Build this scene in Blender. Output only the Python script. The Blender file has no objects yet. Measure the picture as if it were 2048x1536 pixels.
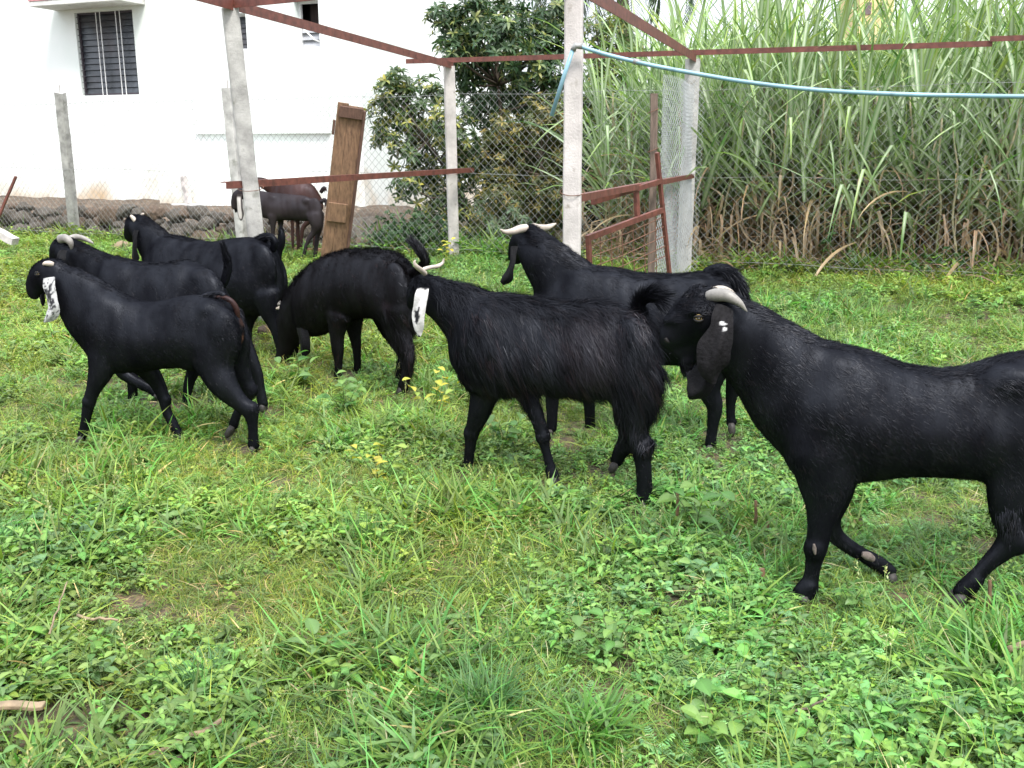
import bpy, bmesh, math, random
import numpy as np
from mathutils import Vector, Matrix, noise, Euler
random.seed(7); rng = np.random.default_rng(7)
R = math.radians
sc = bpy.context.scene
C = sc.collection

# ------------------------------------------------------------------ camera, world, sun, exposure
FPX = 1950.0; PITCH = R(13.8); HC = 1.4
cam_d = bpy.data.cameras.new('camera'); cam = bpy.data.objects.new('camera', cam_d); C.objects.link(cam)
cam_d.sensor_width = 36; cam_d.lens = 36*FPX/2048; cam_d.clip_start = .05; cam_d.clip_end = 900
cam.location = (0, 0, HC); cam.rotation_euler = (R(90)-PITCH, 0, 0)
sc.camera = cam
SUN_EL, SUN_AZ = R(56), R(158)
w = bpy.data.worlds.new('World'); sc.world = w; w.use_nodes = True
nt = w.node_tree; nt.nodes.clear()
o_ = nt.nodes.new('ShaderNodeOutputWorld'); bg = nt.nodes.new('ShaderNodeBackground')
sky = nt.nodes.new('ShaderNodeTexSky'); sky.sky_type = 'NISHITA'; sky.sun_disc = False
sky.sun_elevation = SUN_EL; sky.sun_rotation = SUN_AZ; sky.dust_density = 3; sky.air_density = 1
mx = nt.nodes.new('ShaderNodeMix'); mx.data_type = 'RGBA'; mx.inputs[0].default_value = .82
tc = nt.nodes.new('ShaderNodeTexCoord'); ns = nt.nodes.new('ShaderNodeTexNoise')   # the cloud deck
ns.inputs['Scale'].default_value = 2.2; ns.inputs['Detail'].default_value = 5
cr = nt.nodes.new('ShaderNodeValToRGB')
cr.color_ramp.elements[0].position = .3; cr.color_ramp.elements[0].color = (6.6, 6.9, 7.5, 1)
cr.color_ramp.elements[1].position = .75; cr.color_ramp.elements[1].color = (9.6, 9.8, 10.2, 1)
nt.links.new(tc.outputs['Generated'], ns.inputs['Vector']); nt.links.new(ns.outputs['Fac'], cr.inputs['Fac'])
nt.links.new(sky.outputs[0], mx.inputs[6]); nt.links.new(cr.outputs[0], mx.inputs[7])
sxyz = nt.nodes.new('ShaderNodeSeparateXYZ'); nt.links.new(tc.outputs['Generated'], sxyz.inputs[0])    # overcast sky: brighter overhead
ov = nt.nodes.new('ShaderNodeMapRange'); ov.inputs[1].default_value = 0; ov.inputs[2].default_value = 1; ov.inputs[3].default_value = .62; ov.inputs[4].default_value = 1.75
nt.links.new(sxyz.outputs[2], ov.inputs[0]); vm = nt.nodes.new('ShaderNodeVectorMath'); vm.operation = 'SCALE'
nt.links.new(mx.outputs[2], vm.inputs[0]); nt.links.new(ov.outputs[0], vm.inputs['Scale'])
nt.links.new(vm.outputs[0], bg.inputs[0]); bg.inputs[1].default_value = .1
nt.links.new(bg.outputs[0], o_.inputs[0])
sd = bpy.data.lights.new('sun', 'SUN'); sd.energy = 1.5; sd.angle = R(14); sd.color = (1, .965, .9)
so = bpy.data.objects.new('sun', sd); C.objects.link(so)
# sun_rotation: azimuth clockwise from +Y
sdir = Vector((math.sin(SUN_AZ)*math.cos(SUN_EL), math.cos(SUN_AZ)*math.cos(SUN_EL), math.sin(SUN_EL)))
so.rotation_euler = sdir.to_track_quat('Z', 'Y').to_euler()
sc.view_settings.view_transform = 'Standard'; sc.view_settings.look = 'None'
sc.view_settings.exposure = 1.42; sc.view_settings.gamma = 1; sc.view_settings.use_curve_mapping = False
sc.render.engine = 'CYCLES'
sc.cycles.max_bounces = 7; sc.cycles.diffuse_bounces = 3; sc.cycles.glossy_bounces = 2
sc.cycles.transmission_bounces = 4; sc.cycles.transparent_max_bounces = 8

# ------------------------------------------------------------------ pixel -> place helpers
FWD = Vector((0, math.cos(PITCH), -math.sin(PITCH))); UPV = Vector((0, math.sin(PITCH), math.cos(PITCH)))
CAM = Vector((0, 0, HC))
def ray(px, py): return Vector((1, 0, 0))*((px-1024)/FPX) + UPV*((768-py)/FPX) + FWD
def gp(px, py, z=0.0):
    d = ray(px, py); return CAM + d*((z-HC)/d.z)
def atY(px, py, Y):
    d = ray(px, py); return CAM + d*(Y/d.y)
FS = -.42                                     # the fence line Y = 11.85 + FS*X
FD = Vector((1, FS, 0)).normalized(); FN = Vector((-FS, 1, 0)).normalized()
def lineY(px, c, s=FS):
    u = ray(px, 400); return c/(1-s*(u.x/u.y))
def onl(px, py, c=11.85, s=FS): return atY(px, py, lineY(px, c, s))
def gz(x, y):
    return .025*noise.noise(Vector((x*.6, y*.6, 0))) + .012*noise.noise(Vector((x*2.1, y*2.1, 3)))

# ------------------------------------------------------------------ materials
def new_mat(name):
    m = bpy.data.materials.new(name); m.use_nodes = True
    n = m.node_tree; return m, n, n.nodes['Principled BSDF'], n.nodes['Material Output']
def mat(name, col, rough=.6, var=.25, scale=8, bump=.2, bscale=60, col2=None, metal=0, spec=.5, stretch=None, dist=.01, dirt=None):
    m, n, b, o = new_mat(name)
    b.inputs['Roughness'].default_value = rough; b.inputs['Metallic'].default_value = metal
    b.inputs['Specular IOR Level'].default_value = spec
    t = n.nodes.new('ShaderNodeTexCoord'); mp = n.nodes.new('ShaderNodeMapping')
    n.links.new(t.outputs['Object'], mp.inputs[0])
    if stretch: mp.inputs['Scale'].default_value = stretch
    a = n.nodes.new('ShaderNodeTexNoise'); a.inputs['Scale'].default_value = scale; a.inputs['Detail'].default_value = 8
    a.inputs['Roughness'].default_value = .65
    n.links.new(mp.outputs[0], a.inputs['Vector'])
    r = n.nodes.new('ShaderNodeValToRGB'); e = r.color_ramp.elements
    c2 = col2 or tuple(c*(1-var*1.6) for c in col)
    e[0].position = .33; e[0].color = (*c2, 1); e[1].position = .66; e[1].color = (*tuple(min(1, c*(1+var*.35)) for c in col), 1)
    n.links.new(a.outputs['Fac'], r.inputs['Fac'])
    out = r.outputs[0]
    if dirt:
        d = n.nodes.new('ShaderNodeTexNoise'); d.inputs['Scale'].default_value = dirt[1]; d.inputs['Detail'].default_value = 10
        n.links.new(mp.outputs[0], d.inputs['Vector'])
        dr = n.nodes.new('ShaderNodeMapRange'); dr.inputs[1].default_value = dirt[2]; dr.inputs[2].default_value = dirt[2]+.12
        n.links.new(d.outputs['Fac'], dr.inputs[0])
        mm = n.nodes.new('ShaderNodeMix'); mm.data_type = 'RGBA'; mm.inputs[7].default_value = (*dirt[0], 1)
        n.links.new(dr.outputs[0], mm.inputs[0]); n.links.new(out, mm.inputs[6]); out = mm.outputs[2]
    n.links.new(out, b.inputs['Base Color'])
    if bump:
        f = n.nodes.new('ShaderNodeTexNoise'); f.inputs['Scale'].default_value = bscale; f.inputs['Detail'].default_value = 6
        n.links.new(mp.outputs[0], f.inputs['Vector'])
        bp = n.nodes.new('ShaderNodeBump'); bp.inputs['Strength'].default_value = bump; bp.inputs['Distance'].default_value = dist
        n.links.new(f.outputs['Fac'], bp.inputs['Height']); n.links.new(bp.outputs[0], b.inputs['Normal'])
    return m
def leaf_mat(name, rough=.42, trans=.35, tint=True, spec=.5, gain=1.0):
    m, n, b, o = new_mat(name)
    at = n.nodes.new('ShaderNodeAttribute'); at.attribute_name = 'Col'
    src = at.outputs['Color']
    if tint:
        ti = n.nodes.new('ShaderNodeAttribute'); ti.attribute_type = 'INSTANCER'; ti.attribute_name = 'tint'
        mu = n.nodes.new('ShaderNodeMix'); mu.data_type = 'RGBA'; mu.blend_type = 'MULTIPLY'; mu.inputs[0].default_value = 1
        n.links.new(src, mu.inputs[6]); n.links.new(ti.outputs['Color'], mu.inputs[7]); src = mu.outputs[2]
    n.links.new(src, b.inputs['Base Color']); b.inputs['Roughness'].default_value = rough
    b.inputs['Specular IOR Level'].default_value = spec
    tr = n.nodes.new('ShaderNodeBsdfTranslucent'); ms = n.nodes.new('ShaderNodeMixShader'); ms.inputs[0].default_value = trans
    hs = n.nodes.new('ShaderNodeHueSaturation'); hs.inputs['Saturation'].default_value = 1.1; hs.inputs['Value'].default_value = 1.25
    n.links.new(src, hs.inputs['Color']); n.links.new(hs.outputs[0], tr.inputs['Color'])
    n.links.new(b.outputs[0], ms.inputs[1]); n.links.new(tr.outputs[0], ms.inputs[2]); n.links.new(ms.outputs[0], o.inputs['Surface'])
    return m
def vcol_mat(name, rough=.5, spec=.5, bump=.3, bscale=120, stretch=(1, 1, 1), dist=.004, coat=0):
    m, n, b, o = new_mat(name)
    at = n.nodes.new('ShaderNodeAttribute'); at.attribute_name = 'Col'
    n.links.new(at.outputs['Color'], b.inputs['Base Color']); b.inputs['Roughness'].default_value = rough
    b.inputs['Specular IOR Level'].default_value = spec
    if bump:
        t = n.nodes.new('ShaderNodeTexCoord'); mp = n.nodes.new('ShaderNodeMapping'); mp.inputs['Scale'].default_value = stretch
        f = n.nodes.new('ShaderNodeTexNoise'); f.inputs['Scale'].default_value = bscale; f.inputs['Detail'].default_value = 5
        n.links.new(t.outputs['Object'], mp.inputs[0]); n.links.new(mp.outputs[0], f.inputs['Vector'])
        bp = n.nodes.new('ShaderNodeBump'); bp.inputs['Strength'].default_value = bump; bp.inputs['Distance'].default_value = dist
        n.links.new(f.outputs['Fac'], bp.inputs['Height']); n.links.new(bp.outputs[0], b.inputs['Normal'])
    return m
M = {}
M['concrete'] = mat('concrete', (.46, .45, .43), .85, .3, 6, .5, 90, dirt=((.2, .2, .175), 9, .6), dist=.006)
M['concrete_pale'] = mat('pale_concrete', (.56, .52, .50), .85, .2, 5, .5, 90, dirt=((.30, .27, .24), 14, .62), dist=.006)
M['rust'] = mat('red_oxide_steel', (.15, .047, .034), .6, .35, 14, .25, 120, dirt=((.09, .035, .02), 22, .58), dist=.003)
M['rod'] = mat('rusty_rod', (.16, .075, .045), .8, .3, 20, .3, 100)
M['galv'] = mat('galvanised_wire', (.34, .35, .34), .45, .3, 3, 0, metal=.35, dirt=((.12, .08, .055), 2.5, .56))
M['galv_bright'] = mat('bright_galvanised_wire', (.5, .52, .54), .45, .2, 3, 0, metal=.3)
M['pipe'] = mat('blue_pvc', (.20, .36, .43), .35, .15, 5, .05, 60, dirt=((.12, .2, .24), 12, .62))
M['wood'] = mat('weathered_plank', (.25, .145, .085), .8, .35, 5, .5, 40, stretch=(9, 9, .7), dist=.006, dirt=((.11, .06, .04), 6, .6))
M['wood_dark'] = mat('dark_plank_edge', (.13, .07, .05), .85, .3, 5, .5, 40, stretch=(9, 9, .8), dist=.006)
M['wood_grey'] = mat('grey_timber', (.17, .125, .10), .9, .35, 6, .6, 50, stretch=(7, 7, .8), dist=.008)
M['bark'] = mat('bark', (.13, .10, .075), .95, .4, 9, .8, 40, dist=.02)
M['stick'] = mat('dry_stick', (.27, .20, .125), .85, .35, 12, .6, 60, dist=.004)
M['maize'] = mat('dry_maize_stub', (.20, .115, .065), .8, .35, 18, .5, 80, dist=.003)
M['rock'] = mat('basalt', (.13, .112, .095), .9, .4, 7, .8, 30, dist=.02, dirt=((.17, .14, .09), 9, .55))
M['soil'] = mat('bank_soil', (.15, .11, .078), .95, .4, 5, .9, 25, dist=.04, dirt=((.34, .28, .21), 14, .62))
M['brick'] = mat('brick', (.33, .12, .07), .9, .3, 12, .6, 60)
M['white_paint'] = mat('white_paint', (.74, .74, .74), .5, .08, 6, .1)
M['shade_slab'] = mat('sunshade_concrete', (.66, .66, .62), .9, .12, 5, .3, 60, dirt=((.22, .21, .19), 11, .64))
M['slab_pink'] = mat('pink_slab_edge', (.56, .25, .27), .8, .2, 8, .2)
M['glass_louvre'] = mat('louvre_glass', (.05, .058, .07), .3, .4, 4, 0, spec=.5, dirt=((.05, .045, .05), 1.3, .55))
M['glass_pale'] = mat('frosted_louvre', (.46, .47, .50), .4, .15, 4, 0)
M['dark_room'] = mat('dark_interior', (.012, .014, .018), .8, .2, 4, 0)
M['curtain'] = mat('brown_curtain', (.045, .030, .028), .9, .3, 5, .1, stretch=(12, 12, .5))
M['curtain_grey'] = mat('grey_curtain', (.12, .13, .145), .9, .3, 5, .1, stretch=(12, 12, .5))
M['frame_dark'] = mat('dark_window_frame', (.045, .035, .045), .5, .2)
M['horn'] = mat('horn', (.25, .235, .215), .45, .3, 14, .5, 60, stretch=(1, 1, 1), dirt=((.16, .14, .12), 30, .6), dist=.003)
M['horn_pale'] = mat('pale_horn', (.44, .38, .32), .5, .2, 16, .4, 70, dirt=((.28, .2, .14), 30, .66), dist=.003)
M['hoof'] = mat('hoof', (.045, .04, .037), .6, .35, 30, .5, 80, dist=.003)
M['callus'] = mat('callus', (.15, .12, .105), .8, .3, 60, .6, 150, dist=.002)
M['skin_pink'] = mat('bare_skin', (.25, .12, .085), .6, .3, 20, .2)
def fur_mat(name, fac, rough, tint, bump=0, bscale=150):
    m, n, b, o = new_mat(name); n.nodes.remove(b); N = n.nodes
    at = N.new('ShaderNodeAttribute'); at.attribute_name = 'Col'; d = N.new('ShaderNodeBsdfDiffuse'); g_ = N.new('ShaderNodeBsdfGlossy'); mx_ = N.new('ShaderNodeMixShader')
    n.links.new(at.outputs['Color'], d.inputs['Color']); g_.inputs['Color'].default_value = (*tint, 1); g_.inputs['Roughness'].default_value = rough
    t = N.new('ShaderNodeTexCoord'); mp = N.new('ShaderNodeMapping'); mp.inputs['Scale'].default_value = (1, 1, .35); n.links.new(t.outputs['Object'], mp.inputs[0])
    v = N.new('ShaderNodeTexNoise'); v.inputs['Scale'].default_value = 11; v.inputs['Detail'].default_value = 5; n.links.new(mp.outputs[0], v.inputs['Vector'])
    r = N.new('ShaderNodeMapRange'); r.inputs[1].default_value = .3; r.inputs[2].default_value = .7; r.inputs[3].default_value = fac*.45; r.inputs[4].default_value = fac*1.5
    n.links.new(v.outputs['Fac'], r.inputs[0]); n.links.new(r.outputs[0], mx_.inputs[0])
    n.links.new(d.outputs[0], mx_.inputs[1]); n.links.new(g_.outputs[0], mx_.inputs[2]); n.links.new(mx_.outputs[0], o.inputs['Surface'])
    if bump:
        f = N.new('ShaderNodeTexNoise'); f.inputs['Scale'].default_value = bscale; f.inputs['Detail'].default_value = 5
        n.links.new(mp.outputs[0], f.inputs['Vector']); bp = N.new('ShaderNodeBump'); bp.inputs['Strength'].default_value = bump; bp.inputs['Distance'].default_value = .003
        n.links.new(f.outputs['Fac'], bp.inputs['Height']); n.links.new(bp.outputs[0], g_.inputs['Normal'])
    return m
M['coat'] = fur_mat('goat_coat', .0145, .44, (.80, .86, 1.0), .35)
M['hair'] = fur_mat('goat_hair', .021, .43, (.84, .88, 1.0))
0 and vcol_mat('goat_coat', .38, .16, .5, 150, (1, 1, .35), .003)
M['ear'] = vcol_mat('ear_skin', .65, .10, .6, 110)
M['eye'] = mat('eye_iris', (.30, .22, .09), .15, .2, 40, 0)
M['pupil'] = mat('eye_pupil', (.004, .004, .004), .08, 0, 4, 0)
M['nostril'] = mat('nose_skin', (.008, .007, .007), .5, .2, 40, 0, spec=.25)
M['leaf'] = leaf_mat('foliage', .45, .33, False)
M['leaf_i'] = leaf_mat('ground_foliage', .5, .35, True, spec=.35)
M['cane'] = leaf_mat('cane_leaf', .38, .3, False, .6)
M['cane_i'] = leaf_mat('cane_leaf_field', .38, .3, True, .6)
M['cane_stalk'] = mat('cane_stalk', (.34, .29, .18), .6, .4, 10, .2, 50, col2=(.16, .17, .08), stretch=(2, 2, 1))
M['yellow_wall'] = mat('yellow_wash', (.70, .56, .30), .9, .12, 3, .1)
M['distant_glass'] = mat('distant_glass', (.16, .12, .12), .3, .2)

def house_paint():
    m, n, b, o = new_mat('lime_white_wall'); b.inputs['Roughness'].default_value = .9
    t = n.nodes.new('ShaderNodeTexCoord'); N = n.nodes
    a = N.new('ShaderNodeTexNoise'); a.inputs['Scale'].default_value = .8; a.inputs['Detail'].default_value = 7
    n.links.new(t.outputs['Object'], a.inputs['Vector'])
    r = N.new('ShaderNodeValToRGB'); e = r.color_ramp.elements
    e[0].position = .3; e[0].color = (.70, .76, .72, 1); e[1].position = .65; e[1].color = (.80, .82, .81, 1)
    n.links.new(a.outputs['Fac'], r.inputs['Fac'])
    # splash dirt creeping up from the foot of the wall
    sx = N.new('ShaderNodeSeparateXYZ'); n.links.new(t.outputs['Object'], sx.inputs[0])
    d = N.new('ShaderNodeTexNoise'); d.inputs['Scale'].default_value = 1.7; d.inputs['Detail'].default_value = 9
    n.links.new(t.outputs['Object'], d.inputs['Vector'])
    ad = N.new('ShaderNodeMath'); ad.operation = 'MULTIPLY_ADD'; ad.inputs[1].default_value = -2.4; ad.inputs[2].default_value = 1.75
    n.links.new(d.outputs['Fac'], ad.inputs[0])
    s2 = N.new('ShaderNodeMath'); s2.operation = 'ADD'; n.links.new(sx.outputs[2], s2.inputs[0]); n.links.new(ad.outputs[0], s2.inputs[1])
    mr = N.new('ShaderNodeMapRange'); mr.inputs[1].default_value = 1.3; mr.inputs[2].default_value = .5
    n.links.new(s2.outputs[0], mr.inputs[0])
    mm = N.new('ShaderNodeMix'); mm.data_type = 'RGBA'; mm.inputs[7].default_value = (.50, .36, .22, 1)
    n.links.new(mr.outputs[0], mm.inputs[0]); n.links.new(r.outputs[0], mm.inputs[6]); n.links.new(mm.outputs[2], b.inputs['Base Color'])
    f = N.new('ShaderNodeTexNoise'); f.inputs['Scale'].default_value = 30; f.inputs['Detail'].default_value = 5
    n.links.new(t.outputs['Object'], f.inputs['Vector'])
    bp = N.new('ShaderNodeBump'); bp.inputs['Strength'].default_value = .2; bp.inputs['Distance'].default_value = .01
    n.links.new(f.outputs['Fac'], bp.inputs['Height']); n.links.new(bp.outputs[0], b.inputs['Normal'])
    return m
M['house'] = house_paint()
def ground_mat():
    m, n, b, o = new_mat('ground_soil'); b.inputs['Roughness'].default_value = .95
    t = n.nodes.new('ShaderNodeTexCoord'); N = n.nodes
    a = N.new('ShaderNodeTexNoise'); a.inputs['Scale'].default_value = 1.3; a.inputs['Detail'].default_value = 10; a.inputs['Roughness'].default_value = .7
    c = N.new('ShaderNodeTexNoise'); c.inputs['Scale'].default_value = 40; c.inputs['Detail'].default_value = 8
    n.links.new(t.outputs['Object'], a.inputs['Vector']); n.links.new(t.outputs['Object'], c.inputs['Vector'])
    r = N.new('ShaderNodeValToRGB'); e = r.color_ramp.elements
    e[0].position = .35; e[0].color = (.045, .05, .02, 1); e[1].position = .65; e[1].color = (.115, .085, .055, 1)
    n.links.new(a.outputs['Fac'], r.inputs['Fac'])
    r2 = N.new('ShaderNodeValToRGB'); e = r2.color_ramp.elements
    e[0].position = .4; e[0].color = (.45, .45, .45, 1); e[1].position = .7; e[1].color = (1.5, 1.35, 1.1, 1)
    n.links.new(c.outputs['Fac'], r2.inputs['Fac'])
    mm = N.new('ShaderNodeMix'); mm.data_type = 'RGBA'; mm.blend_type = 'MULTIPLY'; mm.inputs[0].default_value = 1
    n.links.new(r.outputs[0], mm.inputs[6]); n.links.new(r2.outputs[0], mm.inputs[7]); n.links.new(mm.outputs[2], b.inputs['Base Color'])
    bp = N.new('ShaderNodeBump'); bp.inputs['Strength'].default_value = .8; bp.inputs['Distance'].default_value = .02
    n.links.new(c.outputs['Fac'], bp.inputs['Height']); n.links.new(bp.outputs[0], b.inputs['Normal'])
    return m
M['ground'] = ground_mat()

# ------------------------------------------------------------------ object helpers
def tag(o, label=None, cat=None, group=None, kind=None):
    if label: o['label'] = label
    if cat: o['category'] = cat
    if group: o['group'] = group
    if kind: o['kind'] = kind
    return o
def empty(name, loc=(0, 0, 0), rz=0):
    o = bpy.data.objects.new(name, None); C.objects.link(o); o.location = loc; o.rotation_euler = (0, 0, rz)
    o.empty_display_size = .1; return o
def thing(name, label, cat, loc=(0, 0, 0), group=None):
    return tag(empty(name, loc), label, cat, group)
def link(name, me, parent=None, world=True):
    """me is in world coordinates when world is set; a parent only translates"""
    o = bpy.data.objects.new(name, me); C.objects.link(o)
    if parent is not None:
        o.parent = parent
        if world: o.location = -Vector(parent.location)
    return o
class MB:
    def __init__(s): s.v = []; s.f = []; s.c = []; s.mi = []; s.n = 0
    def add(s, V, F, col=None, mi=0):
        b = s.n; s.v.extend([tuple(v) for v in V]); s.n += len(V)
        s.f.extend([tuple(b+i for i in f) for f in F]); s.mi.extend([mi]*len(F))
        s.c.extend([col]*len(V) if (col is not None and not isinstance(col, list)) else (col or [(1, 1, 1)]*len(V)))
    def box(s, c, sx, sy, sz, X=None, Y=None, Z=None, mi=0):
        c = Vector(c); X = X or Vector((1, 0, 0)); Y = Y or Vector((0, 1, 0)); Z = Z or Vector((0, 0, 1))
        V = [c + X*(sx/2*i) + Y*(sy/2*j) + Z*(sz/2*k) for k in (-1, 1) for j in (-1, 1) for i in (-1, 1)]
        s.add(V, [(0, 2, 3, 1), (4, 5, 7, 6), (0, 1, 5, 4), (2, 6, 7, 3), (0, 4, 6, 2), (1, 3, 7, 5)], mi=mi)
    def bar(s, a, b, wd, ht, up=None, mi=0, n=1, wob=0):
        a = Vector(a); b = Vector(b); t = (b-a); L = t.length; t.normalize(); up = up or Vector((0, 0, 1))
        x = t.cross(up)
        if x.length < .05: x = t.cross(Vector((0, 1, 0)))
        x.normalize(); y = x.cross(t).normalized(); V = []; F = []
        for i in range(n+1):
            p = a + t*(L*i/n) + x*(random.uniform(-wob, wob)) + y*(random.uniform(-wob, wob))
            for (u, v) in ((-1, -1), (1, -1), (1, 1), (-1, 1)): V.append(p + x*(wd/2*u) + y*(ht/2*v))
        for i in range(n):
            for k in range(4): F.append((i*4+k, i*4+(k+1) % 4, i*4+4+(k+1) % 4, i*4+4+k))
        F += [(3, 2, 1, 0), tuple(n*4+k for k in range(4))]
        s.add(V, F, mi=mi)
    def tube(s, pts, rad, n=8, mi=0, col=None, cap=True):
        pts = [Vector(p) for p in pts]; rad = [rad]*len(pts) if not hasattr(rad, '__len__') else rad
        V = []; F = []; x = None
        for i, p in enumerate(pts):
            t = (pts[min(i+1, len(pts)-1)]-pts[max(i-1, 0)]).normalized()
            if x is None:
                x = t.cross(Vector((0, 0, 1)));
                if x.length < .1: x = t.cross(Vector((0, 1, 0)))
            x = (x - t*x.dot(t)).normalized(); y = t.cross(x)
            for k in range(n):
                a = 2*math.pi*k/n; V.append(p + (x*math.cos(a)+y*math.sin(a))*rad[i])
        for i in range(len(pts)-1):
            for k in range(n): F.append((i*n+k, i*n+(k+1) % n, (i+1)*n+(k+1) % n, (i+1)*n+k))
        if cap: F += [tuple(reversed(range(n))), tuple((len(pts)-1)*n+k for k in range(n))]
        s.add(V, F, col=col, mi=mi)
    def mesh(s, name, mats, smooth=False, col=False):
        me = bpy.data.meshes.new(name); me.from_pydata(s.v, [], s.f)
        for m in (mats if isinstance(mats, (list, tuple)) else [mats]): me.materials.append(m)
        if len(set(s.mi)) > 1: me.polygons.foreach_set('material_index', s.mi)
        if smooth: me.polygons.foreach_set('use_smooth', [True]*len(me.polygons))
        if col:
            a = me.color_attributes.new('Col', 'FLOAT_COLOR', 'POINT')
            c = np.ones((len(s.v), 4), np.float32); c[:, :3] = np.array(s.c, np.float32); a.data.foreach_set('color', c.ravel())
        me.update(); return me
    def obj(s, name, mats, parent=None, smooth=False, col=False, bevel=0):
        o = link(name, s.mesh(name, mats, smooth, col), parent)
        if bevel:
            b = o.modifiers.new('bevel', 'BEVEL'); b.width = bevel; b.segments = 2; b.limit_method = 'ANGLE'
        return o
def np_mesh(name, V, F, m, col=None, smooth=False):
    V = np.asarray(V, np.float32); F = np.asarray(F, np.int32); k = F.shape[1]
    me = bpy.data.meshes.new(name); me.vertices.add(len(V)); me.vertices.foreach_set('co', V.ravel())
    me.loops.add(F.size); me.loops.foreach_set('vertex_index', F.ravel())
    me.polygons.add(len(F)); me.polygons.foreach_set('loop_start', np.arange(0, F.size, k, dtype=np.int32))
    me.polygons.foreach_set('loop_total', np.full(len(F), k, np.int32)); me.update(calc_edges=True)
    if smooth: me.polygons.foreach_set('use_smooth', np.ones(len(F), bool))
    if col is not None:
        a = me.color_attributes.new('Col', 'FLOAT_COLOR', 'POINT')
        c = np.ones((len(V), 4), np.float32); c[:, :3] = col; a.data.foreach_set('color', c.ravel())
    me.materials.append(m); return me
def catmull(P, k):
    P = np.asarray(P, float); n = len(P); out = []
    for i in range(n-1):
        p0 = P[max(i-1, 0)]; p1 = P[i]; p2 = P[i+1]; p3 = P[min(i+2, n-1)]
        for j in range(k):
            t = j/k
            out.append(.5*((2*p1)+(-p0+p2)*t+(2*p0-5*p1+4*p2-p3)*t*t+(-p0+3*p1-3*p2+p3)*t**3))
    out.append(P[-1]); return np.array(out)
def smoothstep(x, a, b):
    t = np.clip((x-a)/(b-a), 0, 1); return t*t*(3-2*t)

# ------------------------------------------------------------------ ground
def build_ground():
    xs = np.concatenate([[-300, -120, -60, -30, -20], np.arange(-14, 14.01, .2), [20, 30, 60, 120, 300]])
    ys = np.concatenate([[-60, -20, -6, -2], np.arange(0, 20.01, .2), [24, 30, 45, 80, 160, 400]])
    V = [(x, y, gz(x, y)) for y in ys for x in xs]; nx = len(xs)
    F = [(j*nx+i, j*nx+i+1, (j+1)*nx+i+1, (j+1)*nx+i) for j in range(len(ys)-1) for i in range(nx-1)]
    tag(link('ground', np_mesh('ground', V, F, M['ground'], smooth=True)), kind='structure')
build_ground()

# raised bank of soil under the house, held by the stone wall on the left
def bank_h(t, d):
    """t along the fence direction (metres from the point under X=0), d metres behind the fence line"""
    lvl = .40*float(smoothstep(np.float64(-1.8-t), 0, 1.8))
    x = max(0, min(1, (d-.55)/1.5)); return lvl*(.55*(d > .5)+.45*x)
F0 = Vector((0, 11.85, 0))
def build_bank():
    V = []; F = []; nt_ = 110; nd = 26
    for j in range(nd):
        for i in range(nt_):
            t = -12+ i*.125; d = .42 + j*.13
            p = F0 + FD*t + FN*d
            h = bank_h(t, d) if j > 0 else -.06
            h += .05*noise.noise(p*2.3)*(j > 1) + .03*noise.noise(p*6) + .02*noise.noise(p*14)
            V.append((p.x, p.y, h))
    for j in range(nd-1):
        for i in range(nt_-1): F.append((j*nt_+i, j*nt_+i+1, (j+1)*nt_+i+1, (j+1)*nt_+i))
    tag(link('soil_bank', np_mesh('soil_bank', V, F, M['soil'], smooth=True)), kind='structure')
build_bank()

def rock_mesh(seed, m, s=(1, 1, 1)):
    bm = bmesh.new(); bmesh.ops.create_icosphere(bm, subdivisions=3, radius=1)
    off = Vector((seed*7.3, seed*3.1, 0))
    for v in bm.verts:
        k = 1 + .5*noise.noise(v.co*1.0+off) + .22*noise.noise(v.co*2.4+off) + .06*noise.noise(v.co*6+off)
        v.co = Vector((v.co.x*s[0], v.co.y*s[1], v.co.z*s[2]))*k
    me = bpy.data.meshes.new('stone'); bm.to_mesh(me); bm.free(); me.materials.append(m)
    me.polygons.foreach_set('use_smooth', [True]*len(me.polygons)); return me
M['rock_brown'] = mat('brown_stone', (.165, .115, .08), .9, .4, 7, .8, 30, dist=.02, dirt=((.14, .11, .09), 9, .55))
rocks = [rock_mesh(i, M['rock'] if i % 3 else M['rock_brown'], (1, .9, .85)) for i in range(14)]
def build_stonewall():
    base = F0 + FD*-6 + FN*.5
    root = thing('stone_wall', 'low dry wall of rounded brown stones holding the soil bank below the white house', 'stone wall', base)
    k = 0
    for row in range(3):
        t = -10.2 + random.random()*.1
        while t < -2.3 - .35*row:
            s = random.uniform(.085, .19)*(1-.08*row)
            p = F0 + FD*t + FN*(.40 + .09*row + random.uniform(-.04, .04)); p.z = .07 + row*.16 + random.uniform(-.04, .04)
            if p.z < .56:
                o = bpy.data.objects.new('stone', rocks[random.randrange(14)]); C.objects.link(o); o.parent = root
                o.location = p - base; o.rotation_euler = (random.uniform(-.4, .4), random.uniform(-.4, .4), random.uniform(0, 6.3))
                o.scale = (s*random.uniform(.85, 1.35), s, s*random.uniform(.7, 1.05)); k += 1
            t += s*1.75
build_stonewall()

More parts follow.
